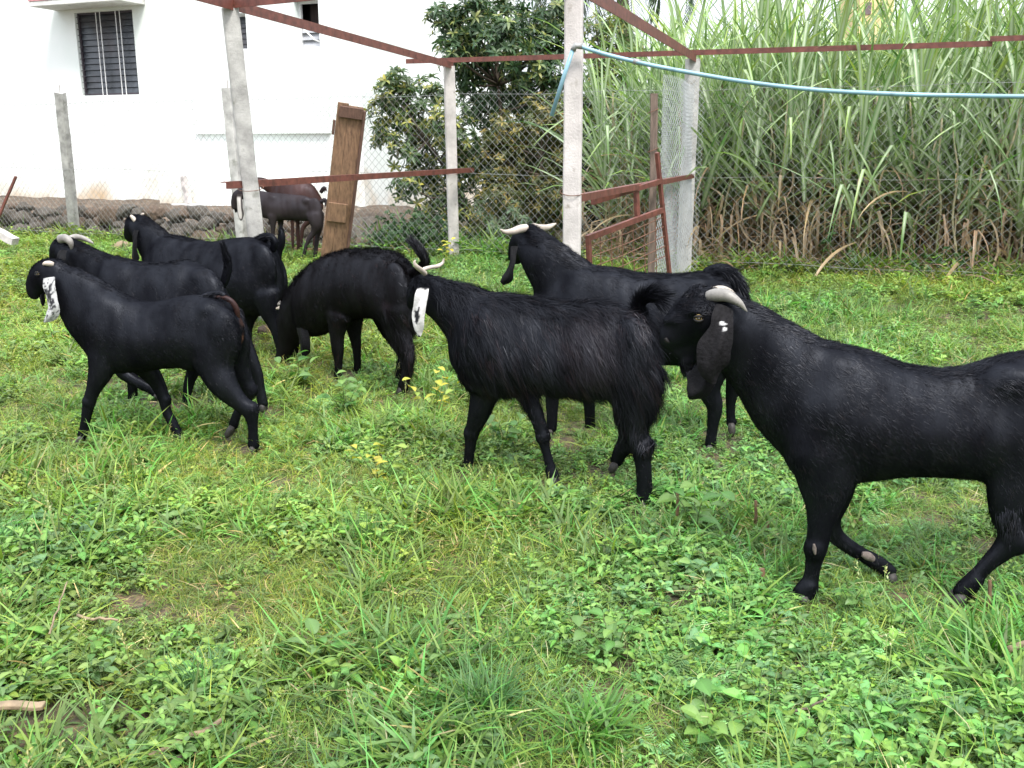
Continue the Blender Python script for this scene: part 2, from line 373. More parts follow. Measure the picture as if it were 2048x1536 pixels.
# ------------------------------------------------------------------ the white house
HW = 15.45                                   # house front wall: Y = HW + FS*X
def build_house():
    cor = onl(731, 420, HW); cor.z = 0
    root = thing('white_house', 'white washed house with barred louvre windows behind the wire fence', 'house', cor)
    def P(px, py, off=0.):                    # a point on the front wall (off metres out towards the yard)
        return onl(px, py, HW - off*math.sqrt(1+FS*FS))
    def tz(p): q = p-cor; return q.dot(FD), p.z
    # front wall with openings: rectangles in (t, z)
    wins = []
    for (x0, y0, x1, y1) in ((160, 28, 284, 189), (466, 30, 505, 101), (597, 4, 648, 97)):
        a = tz(P((x0+x1)/2-(x1-x0)/2, y0)); b = tz(P(x1, y1)); wins.append((a[0], b[1], b[0], a[1]))
    L = -16.; H = 5.6; TH = .13
    ts = sorted([L, 0]+[w_[0] for w_ in wins]+[w_[2] for w_ in wins]); zs = sorted([-.3, H]+[w_[1] for w_ in wins]+[w_[3] for w_ in wins])
    mb = MB()
    for i in range(len(ts)-1):
        for j in range(len(zs)-1):
            tm = (ts[i]+ts[i+1])/2; zm = (zs[j]+zs[j+1])/2
            if any(w_[0] < tm < w_[2] and w_[1] < zm < w_[3] for w_ in wins): continue
            q = [cor+FD*a+Vector((0, 0, z)) for a, z in ((ts[i], zs[j]), (ts[i+1], zs[j]), (ts[i+1], zs[j+1]), (ts[i], zs[j+1]))]
            mb.add(q, [(0, 1, 2, 3)])
    for (a, z0, b, z1) in wins:               # reveals
        c = [cor+FD*t_+Vector((0, 0, z)) for t_, z in ((a, z0), (b, z0), (b, z1), (a, z1))]
        d = [p+FN*TH for p in c]
        mb.add(c+d, [(0, 4, 5, 1), (1, 5, 6, 2), (2, 6, 7, 3), (3, 7, 4, 0)])
    W = FN
    # side and rear walls, closed box
    e = cor+W*6.5
    for a, b in ((cor, e), (e, e+FD*L), (e+FD*L, cor+FD*L)):
        mb.add([a+Vector((0, 0, -.3)), b+Vector((0, 0, -.3)), b+Vector((0, 0, H)), a+Vector((0, 0, H))], [(0, 1, 2, 3)])
    mb.obj('wall', M['house'], root)
    rf = MB(); rf.box(cor+FD*(L/2)+W*3.25+Vector((0, 0, H+.09)), -L+.9, 7.4, .16, FD, FN); rf.obj('roof', M['shade_slab'], root)
    # raised wall panel (bathroom projection) on the right
    a = tz(P(398, 268)); b = tz(P(664, 268))
    holes = wins[1:]
    ts = sorted([a[0], b[0]]+[w_[0] for w_ in holes]+[w_[2] for w_ in holes]); zs = sorted([a[1], H-.1]+[w_[1] for w_ in holes]+[w_[3] for w_ in holes])
    pr = MB(); o = .07
    for i in range(len(ts)-1):
        for j in range(len(zs)-1):
            tm = (ts[i]+ts[i+1])/2; zm = (zs[j]+zs[j+1])/2
            if any(w_[0] < tm < w_[2] and w_[1] < zm < w_[3] for w_ in holes): continue
            pr.add([cor+FD*t_+Vector((0, 0, z))-FN*o for t_, z in ((ts[i], zs[j]), (ts[i+1], zs[j]), (ts[i+1], zs[j+1]), (ts[i], zs[j+1]))], [(0, 1, 2, 3)])
    for (p0, q0, p1, q1) in ((a[0], a[1], b[0], a[1]), (b[0], a[1], b[0], H-.1), (a[0], H-.1, a[0], a[1])):
        pr.add([cor+FD*p0+Vector((0, 0, q0)), cor+FD*p1+Vector((0, 0, q1)), cor+FD*p1+Vector((0, 0, q1))-FN*o, cor+FD*p0+Vector((0, 0, q0))-FN*o], [(0, 1, 2, 3)])
    for (p0, z0, p1, z1) in holes:
        c = [cor+FD*t_+Vector((0, 0, z))-FN*o for t_, z in ((p0, z0), (p1, z0), (p1, z1), (p0, z1))]; d = [p+FN*o for p in c]
        pr.add(c+d, [(0, 4, 5, 1), (1, 5, 6, 2), (2, 6, 7, 3), (3, 7, 4, 0)])
    pr.obj('wall_projection', M['house'], root)
    # plinth block beside the goats
    a = tz(P(368, 352)); b = tz(P(600, 366)); m = MB(); t0, t1 = a[0], b[0]
    m.box(cor+FD*((t0+t1)/2)-FN*.33+Vector((0, 0, .42)), t1-t0, .66, .86, FD, FN); m.obj('plinth', M['house'], root, bevel=.02)
    m = MB(); m.box(cor+FD*((t0+t1)/2+.2)-FN*.78+Vector((0, 0, .38)), t1-t0-.5, .2, .07, FD, FN); m.obj('step', M['white_paint'], root)
    # sunshade slab over the big window
    a, z0, b, z1 = wins[0]
    m = MB(); m.box(cor+FD*((a+b)/2-.05)-FN*.3+Vector((0, 0, z1+.10)), b-a+.72, .6, .085, FD, FN); s = m.obj('sunshade', M['shade_slab'], root, bevel=.008)
    m = MB(); m.box(cor+FD*((a+b)/2-.05)-FN*.3+Vector((0, 0, z1+.16)), b-a+.74, .62, .03, FD, FN); o2 = link('coping', m.mesh('coping', M['slab_pink']), None); o2.parent = s
    # windows
    for k, (a, z0, b, z1) in enumerate(wins):
        wr = empty('window'); wr.parent = root; wr.location = (0, 0, 0)
        def sub(mb_, nm, mt):
            me = mb_.mesh(nm, mt); ob = bpy.data.objects.new(nm, me); C.objects.link(ob); ob.parent = wr; ob.location = -cor; return ob
        cx = (a+b)/2; cz = (z0+z1)/2; ww = b-a; hh = z1-z0
        q = lambda t_, z, d: cor+FD*t_+Vector((0, 0, z))+FN*d
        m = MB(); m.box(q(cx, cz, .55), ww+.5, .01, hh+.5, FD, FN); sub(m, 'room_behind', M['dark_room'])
        fw = .035
        m = MB()
        for t_ in (a+fw/2, b-fw/2): m.box(q(t_, cz, .09), fw, .05, hh, FD, FN)
        for z in (z0+fw/2, z1-fw/2): m.box(q(cx, z, .09), ww-2*fw-.002, .05, fw, FD, FN)
        sub(m, 'frame', M['frame_dark'] if k == 0 else M['white_paint'])
        n = 13 if k == 0 else 6
        for i in range(n):
            z = z0+fw+(hh-2*fw)*(i+.5)/n; ang = R(76 if k != 2 else 62)
            if k == 2 and i >= 3: continue
            Zx = FN*math.cos(ang)*1 + Vector((0, 0, 1))*math.sin(ang)*1
            Yx = FD.cross(Zx)
            m = MB(); m.box(q(cx, z, .10), ww-2*fw-.01, .006, (hh/n)*1.08, FD, Yx, Zx)
            sub(m, 'louvre_pane', M['glass_pale'] if k == 2 else M['glass_louvre'])
        if k == 0:
            for t_, wd, mt in ((a+.28, .22, 'curtain'), (b-.52, .75, 'curtain_grey')):
                m = MB(); V = []; F = []
                for i in range(25):
                    for z in (z0, z1): V.append(q(t_-wd/2+wd*i/24, z, .3+.025*math.sin(i*1.9)))
                for i in range(24): F.append((2*i, 2*i+2, 2*i+3, 2*i+1))
                m.add(V, F); sub(m, 'curtain', M[mt])
            for t_ in (.36, .43, .70, .77):
                m = MB(); m.tube([q(a+ww*t_, z0, .02), q(a+ww*t_, z1, .02)], .009, 6); sub(m, 'window_bar', M['white_paint'])
            for i in range(14):
                z = z0+hh*i/14+.03; m = MB(); m.tube([q(a+.01, z, .03), q(a+.1, z, .03)], .006, 5); sub(m, 'louvre_clip', M['frame_dark'])
        if k == 2:
            m = MB(); m.box(q(cx, z1-hh*.24, .3), ww*.7, .02, hh*.46, FD, FN); sub(m, 'curtain', M['curtain'])
            m = MB(); m.tube([q(a+.1, z1-hh*.5, -.1), q(b-.06, z0+.12, -.12), q(b-.03, z0+.1, -.05)], .014, 6); sub(m, 'stay', M['white_paint'])
    # cable down the side wall
    m = MB(); p = cor+W*3.0+FD*.03
    m.tube([p+Vector((0, 0, 0.3)), p+Vector((0, 0, H))], .012, 5); m.obj('wall_cable', M['concrete_pale'], root)
build_house()
# drain pipe stub and a fallen pale slab near the bank
t = thing('broken_pillar', 'short flaking white pillar stub standing against the house plinth', 'pillar', onl(374, 405, HW-.85))
m = MB(); a = onl(366, 352, HW-.85); b = onl(378, 408, HW-.85); m.bar(b, a, .09, .09, n=5, wob=.012); m.obj('stub', M['concrete_pale'], t, bevel=.01)

# ------------------------------------------------------------------ concrete posts, red steel frame
YP2, YP3, YP4, YP5 = 7.64, 12.1, 6.05, 10.97
def shedY(px): return lineY(px, 11.8, -.406)
def post(name, foot, head, wd, dp, mt, parent=None, groove=False, rot=0):
    a = Vector(foot); b = Vector(head); a.z = -.05; t_ = (b-a).normalized()
    X = Vector((math.cos(rot), math.sin(rot), 0)); X = (X - t_*X.dot(t_)).normalized(); Yv = t_.cross(X).normalized()
    # chamfered and slightly uneven section
    sec = []
    ch = .16
    for (u, v) in ((-1, -1+ch), (-1+ch, -1), (1-ch, -1), (1, -1+ch), (1, 1-ch), (1-ch, 1), (-1+ch, 1), (-1, 1-ch)): sec.append((u, v))
    mb = MB(); V = []; F = []; n = 22; L = (b-a).length
    for i in range(n+1):
        p = a + t_*(L*i/n); wob = Vector((noise.noise(p*3), noise.noise(p*3+Vector((9, 0, 0))), 0))*.004
        for k, (u, v) in enumerate(sec):
            j = 1+.03*noise.noise(p*5+Vector((k*3.3, 0, 0)))
            V.append(p+wob+X*(wd/2*u*j)+Yv*(dp/2*v*j))
    for i in range(n):
        for k in range(8): F.append((i*8+k, i*8+(k+1) % 8, i*8+8+(k+1) % 8, i*8+8+k))
    F += [tuple(reversed(range(8))), tuple(n*8+k for k in range(8))]
    mb.add(V, F)
    return mb.obj(name, mt, parent)
shed = thing('shed_frame', 'unroofed open shed frame of concrete posts and red oxide steel beams', 'shed frame', (0, 9, 0))
p2f, p2h = gp(532, 642), atY(460, 16, YP2)
p3f, p3h = gp(908, 517), atY(898, 132, YP3)
p4f, p4h = atY(1141, 760, YP4), atY(1149, -22, YP4)
p5f, p5h = atY(1366, 560, YP5), atY(1386, 118, YP5)
post('post', p2f, p2h, .12, .085, M['concrete'], shed, rot=.35)
post('post', p3f, p3h, .125, .11, M['concrete_pale'], shed, rot=.2)
post('post', p4f, p4h, .105, .11, M['concrete_pale'], shed, rot=-.15)
post('post', p5f, p5h, .135, .12, M['concrete'], shed, rot=.2)
def lbeam(a, b, s=.055, parent=shed, name='beam', mt=None):
    """angle iron: an upright leg and a flat leg"""
    a = Vector(a); b = Vector(b); mb = MB(); up = Vector((0, 0, 1)); t_ = (b-a).normalized(); x = t_.cross(up).normalized()
    if x.y > 0: x = -x
    mb.bar(a, b, .007, s, n=6, wob=.0015)
    mb.bar(a-x*(s/2)+up*(s/2-.004), b-x*(s/2)+up*(s/2-.004), s-.008, .007, n=6, wob=.001)
    return mb.obj(name, mt or M['rust'], parent)
def ext(a, b, k0, k1): a = Vector(a); b = Vector(b); d = b-a; return a-d*k0, b+d*k1
b1a, b1b = atY(470, 11, YP2), atY(905, 131, YP3)
lbeam(*ext(b1a, b1b, .45, .01), .075)
lbeam(atY(452, 8, YP2+.02), atY(1150, -62, YP4), .065)
lbeam(*ext(atY(1146, -34, YP4), atY(1392, 116, YP5-.05), .2, 0), .085)
lbeam(atY(812, 123, shedY(812)), atY(1985, 87, shedY(1985)), .055)
lbeam(atY(1980, 78, shedY(1980)-.03), atY(2300, 68, shedY(2300)), .05)
lbeam(atY(453, 371, YP2-.12), atY(948, 340, YP3+.2), .055, name='rail')
lbeam(atY(1157, 397, YP4-.0), atY(1388, 352, YP5-.1), .045, name='rail')
# tie wires
for (pf, ph, z, r_) in ((p2f, p2h, 1.07, .078), (p3f, p3h, 1.06, .066), (p4f, p4h, 1.12, .060)):
    m = MB(); pf = Vector(pf); ph = Vector(ph); k = (z-pf.z)/(ph.z-pf.z); c = pf.lerp(ph, k)
    m.tube([c+Vector((math.cos(a_)*r_*1.25, math.sin(a_)*r_*1.25, .02*math.sin(a_))) for a_ in np.linspace(0, 6.28, 18)], .0028, 5)
    m.obj('tie_wire', M['rod'], shed)

# ------------------------------------------------------------------ chain link fence
def chain(origin, d, L, H, cell, wire, z0=.02, sag=0, rr=.6, nrm=None, hx=1.0):
    """interlocked zig-zag wires as slim three-sided tubes"""
    hw = cell/2*hx; hh = cell/2; n = int(L/hw); k = int(H/hh); d = np.array(d, float); o = np.array(origin, float)
    nn = np.array([-d[1], d[0], 0.]); VV = []; FF = []; base = 0
    i = np.arange(n)
    for j in range(k):
        za = z0+j*hh; zb = za+hh
        s0 = (i + ((j+i) % 2))*hw; s1 = (i + ((j+1+i) % 2))*hw
        dep0 = np.where((j+i) % 2 == 0, 1, -1)*.004; dep1 = -dep0
        def P(s, z, dep):
            wob = .018*np.sin(s*2.1+z*1.7)+.012*np.sin(s*5.3+1+z*3.1); dz = sag*np.sin(s*1.3)*z
            return o[None]+d[None]*s[:, None]+nn[None]*(dep+wob)[:, None]+np.array([0, 0, 1.])[None]*(z+dz+.01*np.sin(s*3.7))[:, None]
        a = P(s0, za, dep0); b = P(s1, zb, dep1)
        t = (b-a); t /= np.linalg.norm(t, axis=1)[:, None]; x = np.cross(t, nn[None]); 
        for q in range(3):
            an = q*2.094; off = (x*math.cos(an)+nn[None]*math.sin(an))*wire
            VV.append(a+off); VV.append(b+off)
        m_ = n
        for q in range(3):
            q2 = (q+1) % 3
            A = base+q*2*m_+i; B = A+m_; A2 = base+q2*2*m_+i; B2 = A2+m_
            FF.append(np.stack([A, A2, B2, B], 1))
        base += 6*m_
    return np.concatenate(VV), np.concatenate(FF)
fence = thing('chain_link_fence', 'tall chain link fence running across behind the goats on concrete posts', 'fence', F0)
off_ = FN*.09
a = F0+FD*-12.5+off_
V, F = chain(a, FD, 20.5, 2.0, .1, .0022)
tag(link('wire_mesh', np_mesh('wire_mesh', V, F, M['galv']), fence), kind='stuff')
for z in (.12, 1.05, 1.98):
    m = MB(); m.tube([a+FD*(20.5*i/40)+Vector((0, 0, z+.012*math.sin(i*1.7))) for i in range(41)], .0022, 4)
    m.obj('line_wire', M['galv'], fence)
for (fx, fy, hx_, hy, r_) in ((151, 477, 120, 185, .1), (486, 484, 455, 176, .1), (-225, 480, -262, 190, .1), (1775, 570, 1790, 150, .1)):
    Yp = lineY(fx, 11.85-.02)
    if fx == 1775: continue
    pst = post('post', gp(fx, fy) if fx < 200 and fx > 0 else atY(fx, fy, Yp), atY(hx_, hy, Yp), .13, .11, M['concrete'], fence, rot=-.35)
    m = MB(); h_ = atY(hx_, hy, Yp); m.tube([h_, h_+Vector((.005, 0, .1))], .004, 5); m.obj('rebar_tip', M['rod'], fence)

# end net from the timber post to the corner post, bunched and seen at a slant
net = thing('slack_wire_net', 'bright slack wire net stretched between the timber stake and the corner post', 'wire net', atY(1312, 560, 9.2))
na = atY(1313, 560, 9.25); nb = Vector((p5h.x+.02, p5h.y-.09, 0)); na.z = 0; nb.z = 0; nd = (nb-na); nL = nd.length; nd.normalize()
V, F = chain(na, nd, nL, 2.02, .075, .0026, hx=1.0, z0=.03)
tag(link('net_wires', np_mesh('net_wires', V, F, M['galv_bright']), net), kind='stuff')
V, F = chain(nb+nd*.03, Vector((nd.y*-1, nd.x, 0))*-1 if False else FD, .3, 2.05, .06, .0022, z0=.03)
V[:, 1] -= .13; V[:, 0] -= .22
tag(link('wrapped_net', np_mesh('wrapped_net', V, F, M['galv_bright']), net), kind='stuff')
st = thing('timber_stake', 'weathered timber stake tied with wire beside the slack net', 'stake', atY(1307, 560, 9.1))
m = MB(); a = atY(1303, 590, 9.1); a.z = -.05; m.bar(a, atY(1308, 187, 9.1), .062, .05, n=10, wob=.004); m.obj('timber', M['wood_grey'], st)
for py in (222, 300):
    c = atY(1306, py, 9.1); m = MB(); m.tube([c+Vector((math.cos(q)*.048, math.sin(q)*.045, .02*math.cos(q))) for q in np.linspace(0, 6.28, 14)], .0035, 5); m.obj('tie_wire', M['rod'], st)

# rusty gate frame leaning by the post
gate = thing('gate_frame', 'crooked rusty red gate frame with thin rods leaning beside the pale post', 'gate', atY(1250, 600, 7.6))
def gY(px): return 6.9+(px-1160)/170*1.5
def gpt(px, py): return atY(px, py, gY(px))
for pts, s, nm in ((((1185, 404), (1322, 362)), .042, 'top_bar'), (((1178, 475), (1326, 420)), .045, 'lower_bar'),
                   (((1272, 374), (1275, 436)), .045, 'upright'), (((1176, 470), (1183, 610)), .04, 'upright'),
                   (((1314, 305), (1341, 570)), .034, 'upright')):
    m = MB(); m.bar(gpt(*pts[0]), gpt(*pts[1]), .03, s, n=4, wob=.001); m.obj(nm, M['rust'], gate, bevel=.002)
for k in range(5):
    y0 = 492+k*22; m = MB(); m.tube([gpt(1180, y0), gpt(1255, y0-26-k*1.5), gpt(1330, y0-60-k*2)], .0045, 5); m.obj('rod', M['rod'], gate)
for k in range(6):
    x0 = 1200+k*22; m = MB(); m.tube([gpt(x0, 470-(x0-1178)*.37), gpt(x0+3, 590-(x0-1178)*.3)], .0045, 5); m.obj('rod', M['rod'], gate)

# blue pipe
pipe = thing('water_pipe', 'pale blue plastic pipe sagging from the tall pale post off to the right', 'pipe', atY(1155, 92, 5.92))
pts = [(1158, 92, 5.93), (1205, 107, 5.93), (1250, 118.5, 5.92), (1310, 132, 5.9), (1390, 147, 5.87), (1500, 165, 5.82), (1640, 180.5, 5.75), (1800, 188.5, 5.66), (1930, 191.5, 5.6), (2060, 193, 5.5), (2300, 192, 5.4), (2600, 180, 5.3)]
P3 = catmull([atY(*p) for p in pts], 6)
m = MB(); m.tube(P3, .0122, 12); m.obj('long_run', M['pipe'], pipe, smooth=True)
m = MB(); m.tube([atY(1147, 96, 5.93), atY(1128, 152, 5.93), atY(1103, 232, 5.95)], .0125, 12); m.obj('short_drop', M['pipe'], pipe, smooth=True)
m = MB(); m.tube([atY(1146, 101, 5.93), atY(1151, 91, 5.93), atY(1164, 93, 5.93)], [.017, .018, .017], 12); m.obj('elbow', M['galv'], pipe, smooth=True)
m = MB(); m.tube([atY(1266, 122, 5.918), atY(1281, 125.3, 5.916)], .0165, 12); m.obj('coupling', M['galv'], pipe, smooth=True)

# ------------------------------------------------------------------ leaning board panel of planks
bd = thing('plank_panel', 'tall brown wooden panel of nailed planks leaning behind the red rail', 'wooden panel', atY(670, 560, 9.9))
TL, TR = atY(676, 203, 9.55), atY(733, 213, 9.62); BL, BR = atY(637, 548, 9.85), atY(692, 552, 9.92)
up_ = ((TL+TR)/2-(BL+BR)/2).normalized(); rt = (TR-TL).normalized(); rt = (rt-up_*rt.dot(up_)).normalized(); nr = rt.cross(up_).normalized()
if nr.y > 0: nr = -nr
Wp = (TR-TL).length; Hp = ((TL+TR)/2-(BL+BR)/2).length; cb = (BL+BR)/2
def slab(nm, x0, x1, z0, z1, d0, th, mt, bev=.004):
    m = MB(); m.box(cb+rt*((x0+x1)/2*Wp)+up_*((z0+z1)/2*Hp)+nr*d0, (x1-x0)*Wp, th, (z1-z0)*Hp, rt, nr, up_); return m.obj(nm, mt, bd, bevel=bev)
slab('plank', -.5, -.112, 0, 1.0, 0, .022, M['wood']); slab('plank', -.11, .405, 0, .99, .001, .021, M['wood'])
slab('edge_board', .40, .5, 0, .975, .018, .06, M['wood_dark'])
slab('batten', -.42, .39, .925, .985, .032, .03, M['wood_dark']); slab('batten', -.44, .25, .33, .44, .028, .028, M['wood'])
slab('batten', -.6, -.51, .82, .9, -.0, .03, M['wood_dark'])

# ------------------------------------------------------------------ debris by the fence
def bar_thing(nm, label, cat, pa, pb, wd, ht, mt, part=None, group=None, n=6, wob=.003):
    pa = Vector(pa); pb = Vector(pb); m = MB(); m.bar(pa, pb, wd, ht, n=n, wob=wob)
    o = m.obj(nm, mt, None, bevel=.003); tag(o, label, cat, group); return o
bar_thing('steel_bar', 'rusty flat bar leaning at the left edge by the stones', 'metal bar', atY(-18, 470, 13.6), atY(32, 353, 13.6), .04, .03, M['rust'])
bar_thing('concrete_piece', 'pale broken concrete length lying at the far left edge', 'concrete piece', atY(-45, 440, 13.4), atY(30, 484, 13.2), .12, .1, M['concrete_pale'], wob=.006)
bar_thing('loose_board', 'thin pale board lying in grass left of the slim fence post', 'board', gp(700, 498)+Vector((0, 0, .1)), gp(800, 500)+Vector((0, 0, .11)), .05, .03, M['concrete_pale'])
bar_thing('timber_log', 'brown log on the ground under the small standing goats, the longer of two', 'log', gp(555, 492)+Vector((0, 0, .07)), gp(672, 497)+Vector((0, 0, .07)), .09, .08, M['wood_grey'], wob=.01)
bar_thing('timber_log', 'shorter reddish log lying in front of the longer one by the panel foot', 'log', gp(590, 508)+Vector((0, 0, .05)), gp(668, 511)+Vector((0, 0, .05)), .07, .07, M['wood'], wob=.008)
def rock_thing(label, p, s, mt=None, nm='rock', cat='rock', i=0):
    me = rocks[i % 8] if mt is None else rock_mesh(i+20, mt, (1, .8, .7))
    o = bpy.data.objects.new(nm, me); C.objects.link(o); o.location = p; o.scale = (s, s, s*.8); o.rotation_euler = (0, 0, i*1.3); tag(o, label, cat)
rock_thing('reddish brown rubble lump at the foot of the leaning panel', gp(712, 492)+Vector((0, 0, .08)), .16, M['brick'], 'rubble', 'rubble', 1)
rock_thing('dark heap of earth behind the wire at the house corner', atY(735, 470, 13.6), .32, None, 'earth_heap', 'earth heap', 2)
rock_thing('brown clod lying between the goats behind the grazing one', gp(540, 672)+Vector((0, 0, .04)), .08, M['soil'], 'clod', 'clod', 3)
rock_thing('tan rock on the grass below the ear of the rear black goat', gp(243, 502)+Vector((0, 0, .06)), .13, M['stick'], 'rock', 'rock', 4)

# ------------------------------------------------------------------ leaf building blocks
def blade(L, wd, seg=4, bend=.9, elev=1.2, fold=.0, taper=1.0, c0=(.05, .12, .02), c1=(.08, .2, .03)):
    """grass-like blade from the origin along +X; returns V,F,C (ribbon two verts wide)"""
    V = []; Cc = []; e = elev; p = np.zeros(3)
    for i in range(seg+1):
        t = i/seg; ww = wd*min(1, (.55+1.6*t))*(1-t**(1.6*taper))*.5+1e-4
        V += [p+np.array([0, -ww, fold*ww]), p+np.array([0, ww, fold*ww])]
        c = np.array(c0)*(1-t)+np.array(c1)*t; Cc += [c, c]
        e -= bend/seg; p = p+np.array([math.cos(e), 0, math.sin(e)])*(L/seg)
    F = [(2*i, 2*i+1, 2*i+3, 2*i+2) for i in range(seg)]
    return np.array(V), F, np.array(Cc)
def oval(L, wd, seg=4, elev=.5, bend=.7, fold=.35, c=(.06, .15, .03), pt=.9, rib=1.25):
    """broad leaf with a raised fold: three verts wide"""
    V = []; Cc = []; e = elev; p = np.zeros(3); c = np.array(c)
    for i in range(seg+1):
        t = i/seg; ww = wd*.5*math.sin(math.pi*min(.999, .04+t*.96)**pt)+2e-4
        V += [p+np.array([0, -ww, fold*ww]), p.copy(), p+np.array([0, ww, fold*ww])]
        Cc += [c, c*rib, c]
        e -= bend/seg; p = p+np.array([math.cos(e), 0, math.sin(e)])*(L/seg)
    F = []
    for i in range(seg): F += [(3*i, 3*i+1, 3*i+4, 3*i+3), (3*i+1, 3*i+2, 3*i+5, 3*i+4)]
    return np.array(V), F, np.array(Cc)
def rotz(V, a): c, s = math.cos(a), math.sin(a); return np.asarray(V)@np.array([[c, s, 0], [-s, c, 0], [0, 0, 1]])
def rotx(V, a): c, s = math.cos(a), math.sin(a); return np.asarray(V)@np.array([[1, 0, 0], [0, c, s], [0, -s, c]])
def roty(V, a): c, s = math.cos(a), math.sin(a); return np.asarray(V)@np.array([[c, 0, -s], [0, 1, 0], [s, 0, c]])
U = random.uniform
def jc(c, k=.25): f = 1+U(-k, k); return (c[0]*f*(1+U(-.12, .2)), c[1]*f, c[2]*f*(1+U(-.2, .2)))
GREEN = (.115, .195, .036); LIME = (.19, .255, .045); DEEP = (.045, .13, .03); STRAW = (.36, .29, .14); BLUEG = (.105, .18, .055)
def proto_grass(n, L0, L1, wd, c, lean=.5, spread=.03):
    mb = MB()
    for i in range(n):
        cc = jc(c) if random.random() > (.06 if wd < .006 else .015) else jc(STRAW)
        V, F, Cc = blade(U(L0, L1), wd*U(.7, 1.3), 4, U(.4, 1.9), U(.55, 1.45), c0=np.array(cc)*.7, c1=np.array(cc)*1.15)
        V = rotz(rotx(V, U(-.6, .6)), U(0, 6.28))+np.array([U(-spread, spread), U(-spread, spread), -.005]); mb.add(V, F, [tuple(x) for x in Cc])
    return mb
def proto_broad(n, L0, L1, ratio, c, h, spread=.045):
    mb = MB()
    for st_ in range(n):
        x, y = U(-spread, spread), U(-spread, spread); hh = U(.4, 1)*h; lean = (U(-.3, .3)*hh, U(-.3, .3)*hh)
        top = np.array([x+lean[0], y+lean[1], hh]); mb.tube([(x, y, 0), tuple(top)], .0014, 3, col=(.09, .14, .04), cap=False)
        a0 = U(0, 6.28); cc = jc(c)
        for lv in range(random.choice((2, 3, 3))):
            q = np.array([x, y, 0])*(lv*.33)+top*(1-lv*.33); q[2] = max(q[2], .01)
            for k in range(2):
                L = U(L0, L1)*(.65+.35*min(lv, 1))
                V, F, Cc = oval(L, L*ratio*U(.85, 1.15), 4, U(.15, .8), U(.4, 1.2), U(.15, .5), jc(cc, .12))
                V = rotz(rotx(V, U(-.35, .35)), a0+k*math.pi+lv*math.pi/2+U(-.3, .3))+q; mb.add(V, F, [tuple(z) for z in Cc])
    return mb
def proto_feather(c, n=6, L=.11):
    mb = MB()
    for i in range(n):
        a = U(0, 6.28); e = U(.6, 1.3); LL = L*U(.7, 1.2); cc = jc(c)
        for k in range(1, 9):
            t = k/9; px_ = math.cos(e)*LL*t; pz = math.sin(e)*LL*t-.4*LL*t*t*math.sin(e)
            for sd_ in (-1, 1):
                V, F, Cc = oval(LL*.30*math.sin(math.pi*(t*.75+.2)), LL*.075, 2, .2, .5, .2, jc(cc, .15))
                V = rotz(V, sd_*U(.8, 1.1))+np.array([px_, 0, pz]); mb.add(rotz(V, a), F, [tuple(z) for z in Cc])
        mb.tube([tuple(rotz([[0, 0, 0]], a)[0]), tuple(rotz([[math.cos(e)*LL, 0, math.sin(e)*LL*.6]], a)[0])], .001, 3, col=cc, cap=False)
    return mb
def proto_straw():
    mb = MB()
    for i in range(9):
        V, F, Cc = blade(U(.05, .16), U(.002, .006), 3, U(-.2, .5), U(.0, .35), c0=jc(STRAW, .4), c1=jc(STRAW, .4))
        mb.add(rotz(V, U(0, 6.28))+np.array([U(-.06, .06), U(-.06, .06), U(.005, .03)]), F, [tuple(z) for z in Cc])
    return mb
def proto_seed():
    mb = proto_grass(5, .08, .16, .006, GREEN)
    for i in range(2):
        h = U(.14, .22); x = U(-.05, .05); y = U(-.05, .05)
        mb.tube([(x*.2, y*.2, 0), (x*.6, y*.6, h*.6), (x, y, h)], [.0012, .0012, .001], 3, col=(.2, .24, .08), cap=False)
        for k in range(10):
            V, F, Cc = oval(.012, .005, 2, .9, .3, .2, jc((.26, .27, .11)))
            mb.add(rotz(V, k*2.4)+np.array([x, y, h*(.72+.03*k)]), F, [tuple(z) for z in Cc])
    return mb
def hidden_collection(nm, mbs, mt):
    col = bpy.data.collections.new(nm)
    for i, mb in enumerate(mbs):
        o = bpy.data.objects.new(nm, mb.mesh(nm, mt, col=True)); col.objects.link(o)
    return col
protos = []
G0 = [proto_grass(26, .035, .09, .0035, c) for c in (GREEN, LIME, (.11, .22, .045))]                     # 0-2 short lawn
G1 = [proto_grass(16, .07, .17, .0045, c) for c in (GREEN, BLUEG, LIME)]                                # 3-5 taller grass
G2 = [proto_grass(11, .09, .22, .010, c) for c in (GREEN, (.10, .24, .05), BLUEG)]                      # 6-8 wide blades
B0 = [proto_broad(3, .026, .05, .52, c, .075) for c in (GREEN, BLUEG, (.11, .22, .05))]                  # 9-11 broad leaves
B1 = [proto_broad(2, .045, .07, .55, c, .10) for c in ((.10, .21, .05), BLUEG)]                         # 12-13 large leaves
S0 = [proto_broad(5, .012, .022, .7, c, .05, .05) for c in (LIME, GREEN)]                               # 14-15 small herb
FE = [proto_feather(c) for c in ((.11, .23, .07), (.09, .2, .05))]                                      # 16-17 feathery herb
ST = [proto_straw(), proto_straw(), proto_seed(), proto_seed()]                                         # 18-21
protos = G0+G1+G2+B0+B1+S0+FE+ST
pcol = hidden_collection('ground_plant', protos, M['leaf_i'])

